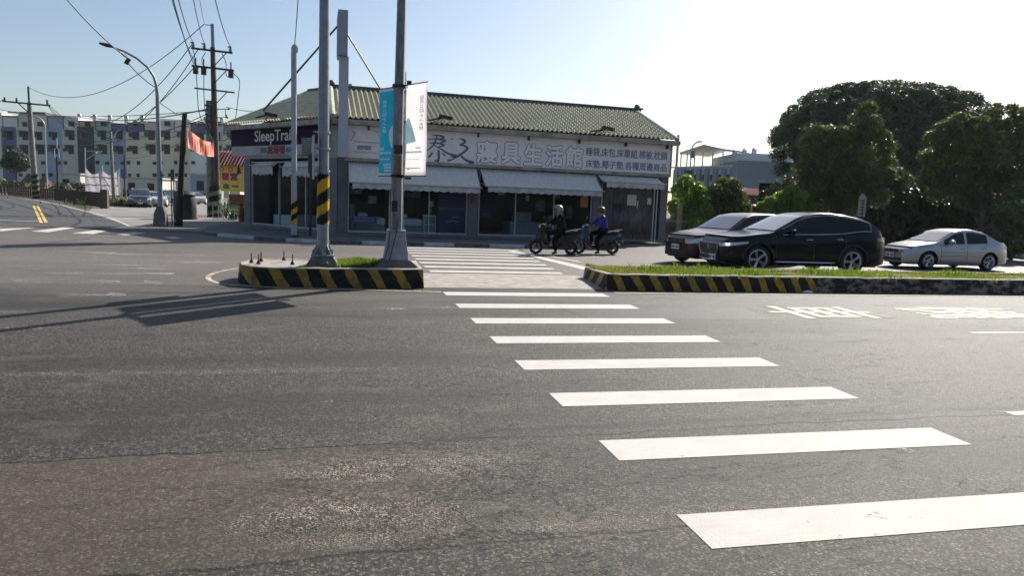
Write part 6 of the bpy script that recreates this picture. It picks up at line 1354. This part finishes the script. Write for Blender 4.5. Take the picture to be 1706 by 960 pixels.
# ------------------------------------------------------------------ apartment row far left
ZA=190.0; EX=Vector((math.cos(YAW),-math.sin(YAW),0)); EN=Vector((-math.sin(YAW),-math.cos(YAW),0))
def amat(n,c): return mat(n,c,.8,var=.06,scale=.12)
AM={'cream':amat('cream_render',(.78,.69,.50)),'navy':amat('purple_grey_render',(.15,.16,.26)),'grey':amat('warm_grey_render',(.64,.58,.49)),'blue':amat('blue_render',(.33,.40,.50)),'dkg':amat('dark_green_render',(.035,.06,.06)),'plg':amat('pale_green_render',(.46,.53,.50)),'wht':amat('white_render',(.76,.73,.70)),'yel':amat('straw_render',(.70,.63,.44))}
M['awin']=mat('dark_window',(.012,.014,.018),.3,spec=.2); M['awinf']=mat('window_frame_grey',(.12,.12,.12),.6); M['tank']=mat('steel_tank',(.45,.44,.42),.35,metal=.6); M['aroof']=mat('pale_roof_sheet',(.50,.48,.44),.6); M['abrn']=mat('brown_trim',(.09,.075,.065),.7)
def apx(px_,py_): # height above ground in facade plane
    return (336+.0392*(px_-853)-py_)/6.31+1.8-.0
def house(px0,px1,ytop,col,kind,label,dep=12,roofc=None):
    a=deep(px0,ZA); b=deep(px1,ZA); w=(b-a).length; ht=apx((px0+px1)/2,ytop); t=thing('row_house',label,'house',tuple(a),0,'row of tall apartment houses'); 
    def hb(mb,x0,x1,y0,y1,z0,z1,m=0):
        vs=[a+EX*x+EN*y+Vector((0,0,z)) for x in (x0,x1) for y in (y0,y1) for z in (z0,z1)]; mb.add(vs,[(0,1,3,2),(4,6,7,5),(0,4,5,1),(2,3,7,6),(0,2,6,4),(1,5,7,3)],m)
    mb=MB(); hb(mb,0,w,-dep,0,0,min(ht,16.2)); mb.build('wall',AM[col],t,world=True)
    mb=MB()
    if ht>16.2: hb(mb,.3,w-.1,-dep,-.6,16.2,ht)
    mb.build('top_floor',AM[roofc or col],t,world=True) if mb.v else None
    mb=MB()
    if kind in (1,3): hb(mb,-.2,w+.2,-dep,.25,ht,ht+.35)
    elif kind==2:
        vs=[a+EX*x+EN*y+Vector((0,0,z)) for x,y,z in ((-.1,.2,ht),(w+.1,.2,ht),(w+.1,-dep,ht+1.2),(-.1,-dep,ht+1.2),(-.1,.2,ht+.25),(w+.1,.2,ht+.25),(w+.1,-dep,ht+1.5),(-.1,-dep,ht+1.5))]; mb.add(vs,[(0,1,2,3),(4,5,6,7),(0,1,5,4),(1,2,6,5),(3,0,4,7)])
    else: hb(mb,-.1,w+.1,-dep,.12,ht-.0,ht+.18)
    mb.build('roof',M['abrn'] if kind in (1,) else M['aroof'],t,world=True)
    rw=random.Random(int(px0*7)+3)
    def win(x,z,ww,hh,awn=False):
        if not awn and rw.random()<.22: return
        ww*=rw.uniform(.8,1.15); x+=rw.uniform(-.12,.15); hh*=rw.uniform(.85,1.1)
        m1=MB(); hb(m1,x-.08,x+ww+.08,0,.07,z-.08,z+hh+.08); f=m1.build('window',M['awinf'],t,world=True)
        m1=MB(); hb(m1,x,x+ww,.07,.09,z,z+hh); g=m1.build('pane',M['awin'],t,world=True); adopt(g,f)
        if awn: m1=MB(); hb(m1,x-ww*.7,x+ww+.1,.0,.7,z+hh+.08,z+hh+.25); hb(m1,x-ww*.55,x-.2,.05,.5,z+hh*.35,z+hh); m1.build('awning',M['abrn'],t,world=True)
    cxw=w*.42
    for row,(py_,h_) in enumerate(((227,2.0),(250,2.0))): 
        z=apx(px0,py_)-h_/2; win(cxw,z,1.45,h_,True)
        if row==1: win(.25,z+.6,.7,.8)
    for py_ in (271,291):
        z=apx(px0,py_)-.4; win(.35,z,.8,.75); win(w*.62,z,.85,.75)
    if ht>17: win(w*.45,apx(px0,207)-.6,1.6 if False else 1.3,1.1)
    return t,a,w,ht
H=[(-30,7,189,'cream',2,'cream apartment house with pale sheet roof at the left edge','wht'),(7,32,196,'navy',2,'purple grey apartment house, second from the left edge','wht'),(32,56,191,'grey',1,'warm grey apartment house with brown framed top behind the distant utility pole',None),(56,81,191,'grey',1,'warm grey apartment house right of the distant utility pole','cream'),(81,107,196,'blue',0,'light blue apartment house with one top window',None),(107,133,197,'grey',2,'pale grey apartment house with white corrugated top right of the blue one','wht'),(133,160,204,'yel',0,'apartment house with dark green front panel','yel'),(160,187,204,'plg',0,'pale green apartment house right of the dark green front','plg'),(187,212,208,'blue',0,'pale blue apartment house behind the short concrete pole','navy'),(212,240,207,'cream',0,'cream apartment house right of the pale blue one','navy'),(240,265,205,'cream',0,'cream apartment house behind the left street lamp','grey'),(265,290,202,'cream',2,'cream apartment house between street lamp and leaning pole','wht'),(290,318,203,'yel',2,'straw coloured apartment house behind the leaning wooden pole','wht'),(318,350,207,'wht',0,'whitish apartment house behind the coral banner','navy'),(350,372,208,'plg',0,'pale green apartment house behind the tall utility pole','wht'),(372,400,208,'yel',0,'straw coloured apartment house touching the shop roof','plg')]
for i,(a,b,y,c,k,l,rc) in enumerate(H):
    t,o,w,ht=house(a,b,y,c,k,l,roofc=rc)
    if i==6:
        mb=MB(); vs=[o+EX*x+EN*y_+Vector((0,0,z)) for x in (0.05,w-.05) for y_ in (0,.25) for z in (.2,apx(146,213))]; mb.add(vs,[(0,1,3,2),(4,6,7,5),(0,4,5,1),(2,3,7,6),(0,2,6,4),(1,5,7,3)]); mb.build('dark_green_front',AM['dkg'],t,world=True)
for i,(px_,py_) in enumerate(((137,192),(162,193),(187,194),(214,195),(240,195),(344,197),(371,198),(-8,186))):
    p=deep(px_,ZA+4); z=apx(px_,py_+11); t=thing('water_tank','steel water tank on the apartment roofs, '+['first','second','third','fourth','fifth','sixth','seventh','leftmost'][i]+(' counted from the left of the sky line' if i<7 else ' and cut by the edge'),'water tank',(p.x,p.y,z),0,'roof water tanks'); mb=MB(); mb.lathe([(.45,.5),(.55,.6),(.55,1.9),(.35,2.15),(0,2.25)],n=12); mb.build('tank_body',M['tank'],t,smooth=True); mb=MB()
    for c,s in ((.35,.35),(-.35,.35),(.35,-.35),(-.35,-.35)): mb.tube([(c,s,0),(c,s,.55)],.05,4)
    mb.build('tank_legs',M['abrn'],t)
# scrub, sheds and red soil between the fence and the houses
def low(name,label,cat,px0,px1,Z,h,m,roofm=None):
    a=deep(px0,Z);b=deep(px1,Z); t=thing(name,label,cat,tuple(a)); w=(b-a).length; mb=MB(); vs=[a+EX*x+EN*y+Vector((0,0,z)) for x in (0,w) for y in (0,-6) for z in (0,h)]; fs=[(0,1,3,2),(4,6,7,5),(0,4,5,1),(2,3,7,6),(0,2,6,4),(1,5,7,3)]; mb.add(vs,fs); mb.build('wall',m,t,world=True)
    mb=MB(); vs=[a+EX*x+EN*y+Vector((0,0,z)) for x in (-.3,w+.3) for y in (.4,-6.4) for z in (h,h+.25)]; mb.add(vs,fs); mb.build('roof',roofm or M['aroof'],t,world=True)
    k=int(w/4)
    for i in range(max(1,k)):
        mb=MB(); vs=[a+EX*x+EN*y+Vector((0,0,z)) for x in (1.2+i*4,2.6+i*4) for y in (.02,.06) for z in (h*.35,h*.75)]; mb.add(vs,fs); mb.build('window',M['awin'],t,world=True)
low('low_shed','long grey flat roofed shed below the cream apartment houses','shed',96,135,150,3.9,AM['grey']); low('low_shed','long pale shed behind the parked cars','shed',205,270,150,3.6,AM['grey']); low('low_shed','pale blue shed right of the leaning wooden pole','shed',318,352,140,4.6,AM['blue'])
L_scrub=leafmat('leaves_scrub',(.02,.028,.012),(.06,.07,.03),.2,.3,.6)
rng=np.random.default_rng(12); bl=[]
for i in range(150):
    px_=rng.uniform(-60,345); Z=rng.uniform(124,148); p=deep(px_,Z); s=rng.uniform(.6,1.5)
    if 180<px_<350: s*=.6
    bl.append((tuple(p+Vector((0,0,s*.5))),(s*1.5,s*1.2,s)))
tag(foliage('scrub',bl,26000,.30,L_scrub),'dull scrub covering the ground between the fence and the apartment houses','scrub',kind='stuff')
b_=deep(30,150); tree('dark_tree','small dark tree in front of the purple grey apartment house','tree',tuple(b_),8.2,3.2,2.6,L_hedge,4500,.30,k=22,rb=1.2,seed=9)
mb=MB(); rng2=random.Random(3)
for i in range(2): 
    a=deep(20+i*30,128); b=deep(55+i*20,128); mb.add([a,b,b+Vector((0,8,0)),a+Vector((0,8,0)),(a+b)/2+Vector((0,3,3.6-i*.4)),(a*.3+b*.7)+Vector((0,3,3.0))],[(0,1,5,4),(1,2,5),(3,0,4),(2,3,4,5)])
tag(mb.build('soil_mound',mat('red_soil',(.16,.07,.05),.95,var=.3,scale=.4)),kind='structure')
grass('lot_weeds','green weeds at the end of the roadside fence',1600,lambda n:RNG.normal(-21.0,1.6,n),lambda n:RNG.normal(75,1.5,n),lambda x,y:0*x,.25,.8,L_mid,w=.06)
# ------------------------------------------------------------------ right background
def rb(t,mb,o,ex,en,x0,x1,y0,y1,z0,z1):
    vs=[o+ex*x+en*y+Vector((0,0,z)) for x in (x0,x1) for y in (y0,y1) for z in (z0,z1)]; mb.add(vs,[(0,1,3,2),(4,6,7,5),(0,4,5,1),(2,3,7,6),(0,2,6,4),(1,5,7,3)])
ZB=110; o=deep(1226,ZB); ex=EX; en=EN
gb=mat('blue_grey_wall',(.15,.19,.24),.7,var=.06,scale=.2)
t=thing('blue_grey_block','blue grey blank walled block behind the temple','building',tuple(o)); hz_=lambda px_,py_:(336+.0392*(px_-853)-py_)/10.9+1.8
mb=MB(); rb(t,mb,o,ex,en,0,8.2,-10,0,0,hz_(1270,270)); mb.build('wall',gb,t,world=True)
mb=MB(); rb(t,mb,o,ex,en,.3,8.9,-16,-2,hz_(1270,270),hz_(1270,256)); mb.build('penthouse',mat('pale_blue_penthouse',(.42,.46,.52),.7),t,world=True)
mb=MB(); rb(t,mb,o,ex,en,-.1,8.3,-10,.1,hz_(1270,270),hz_(1270,269)); mb.build('parapet',M['aroof'],t,world=True)
mb=MB()
for z,x0,x1 in ((4.4,2.6,5.0),(5.6,5.6,8.0),(3.7,.8,2.2),(5.0,5.8,8.0),(6.4,3.2,4.3)): rb(t,mb,o,ex,en,x0,x1,.0,.06,z,z+.07)
mb.tube([o+ex*5.2+Vector((0,-.1,5.4)),o+ex*6.0+Vector((0,-.1,4.3))],.06,4)
rb(t,mb,o,ex,en,5.9,6.05,0,.08,0,hz_(1270,272)); mb.build('pipes',M['alu'],t,world=True)
for i,px_ in enumerate((1218,1234,1250)):
    p=deep(px_,ZB+6); z=hz_(px_,256-i*1.5)-.6; tt=thing('water_tank','pale tank on the blue grey block, '+['left','middle','right'][i]+' of three','water tank',(p.x,p.y,z),0,'tanks on the blue grey block'); mb=MB(); mb.lathe([(.35,0),(.38,.5),(.4,.6),(.4,1.4),(.2,1.6),(0,1.65)],n=10); mb.build('tank_body',M['tank'],tt,smooth=True)
# terraced block left of it, receding
o2=deep(1120,ZB+14); t=thing('terraced_block','long blue grey block with vertical piers and a canopy roof behind the shrubs','building',tuple(o2)); e2=(deep(1228,ZB+2)-o2); L2=e2.length; e2.normalize(); n2=Vector((e2.y,-e2.x,0)); hh=8.6
mb=MB(); rb(t,mb,o2,e2,n2,0,L2,-8,0,0,hh); mb.build('wall',mat('pale_blue_wall',(.36,.41,.48),.7),t,world=True)
for i in range(8):
    mb=MB(); rb(t,mb,o2,e2,n2,i*L2/8+.2,i*L2/8+1.0,0,.4,0,hh-.3); mb.build('pier',gb,t,world=True)
    for z in (2.0,4.6,6.9): mb=MB(); rb(t,mb,o2,e2,n2,i*L2/8+1.15,i*L2/8+L2/8+.05,.02,.08,z-.6,z+.5); mb.build('window',M['awin'],t,world=True)
mb=MB(); rb(t,mb,o2,e2,n2,-.5,L2,-8,.3,hh,hh+.2)
vs=[o2+e2*x+n2*y+Vector((0,0,z)) for x,y,z in ((1,-7,10.9),(L2*.45,-7,12.0),(L2*.8,-7,11.0),(1,0,10.9),(L2*.45,0,12.0),(L2*.8,0,11.0))]; mb.add(vs+[v+Vector((0,0,.3)) for v in vs],[(0,1,4,3),(1,2,5,4),(6,7,10,9),(7,8,11,10),(3,4,10,9),(4,5,11,10)])
for k in (.1,.2,.32,.45,.6,.75): mb.tube([o2+e2*L2*k+Vector((0,0,hh)),o2+e2*L2*k+Vector((0,0,11.0))],.12,4)
mb.build('canopy_roof',M['aroof'],t,world=True)
# small temple
b_=deep(1234,62); t=thing('small_temple','small temple with two red tiled roofs and red columns behind the brown SUV','temple',tuple(b_)); 
def T(mb,x0,x1,y0,y1,z0,z1): rb(t,mb,b_,EX,EN,x0,x1,y0,y1,z0,z1)
mb=MB(); T(mb,.2,4.3,-3,0,0,3.1); mb.build('wall',mat('temple_wall',(.10,.07,.06),.8,var=.2,scale=2),t,world=True)
def troof(z0,z1,y0,y1,x0,x1,nm):
    n=int((x1-x0)/.035); rows=[]
    for r in range(9):
        k=r/8; rows.append([b_+EX*(x0+(x1-x0)*i/n)+EN*(y0+(y1-y0)*k)+Vector((0,0,z0+(z1-z0)*k+.05*math.cos(2*math.pi*i/7)+.12*abs(2*i/n-1)**3)) for i in range(n+1)])
    mb=MB(); mb.grid(rows); o_=mb.build(nm,M['redtile'],t,world=True); o_.modifiers.new('s','SOLIDIFY').thickness=.06
troof(3.15,3.75,.9,-1.2,-.3,4.6,'upper_roof'); troof(2.0,2.35,1.6,.3,.8,3.6,'lower_roof')
mb=MB()
for x in (.5,1.4,2.3,3.2,4.0): mb.tube([b_+EX*x+EN*.6+Vector((0,0,0)),b_+EX*x+EN*.6+Vector((0,0,3.1))],.10,8)
mb.build('column',M['redp'],t,world=True)
mb=MB()
for x in (1.0,1.9,2.8): T(mb,x,x+.5,.55,.6,2.45,2.95)
mb.build('panel',mat('temple_panel',(.18,.20,.18),.7),t,world=True)
# small street lamp right of the shop
b_=deep(1146,70); t=thing('street_lamp','small street lamp with a box halfway up behind the right shop end','street lamp',(b_.x,b_.y,0)); mb=MB(); mb.tube(smooth([Vector(q) for q in ((0,0,0),(0,0,6.8),(.05,0,7.7),(.35,0,8.1),(.75,0,8.25))],2),.07,7); mb.build('pole',M['alu'],t,smooth=True); mb=MB(); mb.box((.85,0,8.26),(.4,.2,.12)); mb.build('lamp_head',M['alu'],t); mb=MB(); mb.box((.1,-.12,7.0),(.4,.25,.7)); mb.build('box',M['galv'],t); mb=MB(); mb.box((-.1,0,5.3),(.5,.3,.3)); mb.tube([(0,0,3.4),(0,0,5.3)],.16,8); mb.build('bracket',M['dark'],t)
t=thing('roof_vent_pipe','short pale pipe standing behind the right roof end','pipe',tuple(deep(1123,44))); mb=MB(); mb.tube([(0,0,0),(0,0,6.2)],.08,8); mb.build('pipe',M['alu'],t); mb=MB(); mb.box((-.15,0,6.0),(.25,.06,.06)); mb.build('cap',M['alu'],t)

# unseen trees added behind the viewer to darken reflections and cut sky fill
for i,x in enumerate((-46,-37,-28,-19,-10,0,9,18,27,37,48)):
    tree('unseen_added_tree','dense unseen tree added behind the viewer to darken reflections','tree',(x,-11-(i%2)*1.5,-.5),7.5,4.2,3.3,L_dark,5000,.34,k=26,rb=1.7,seed=40+i,tr=.18,group='unseen trees added behind the viewer',cz=3.9)
# ------------------------------------------------------------------ haze
hm=bpy.data.materials.new('haze_air'); hm.use_nodes=True; t_=hm.node_tree; t_.nodes.remove(t_.nodes['Principled BSDF']); pv=nd(t_,'VolumePrincipled'); pv.inputs['Color'].default_value=(.86,.92,1,1); pv.inputs['Density'].default_value=.00012; pv.inputs['Anisotropy'].default_value=.45
t_.links.new(pv.outputs[0],t_.nodes['Material Output'].inputs['Volume'])
mb=MB(); mb.bx(-330,330,-20,330,-1.8,45); tag(mb.build('haze',hm),kind='stuff')
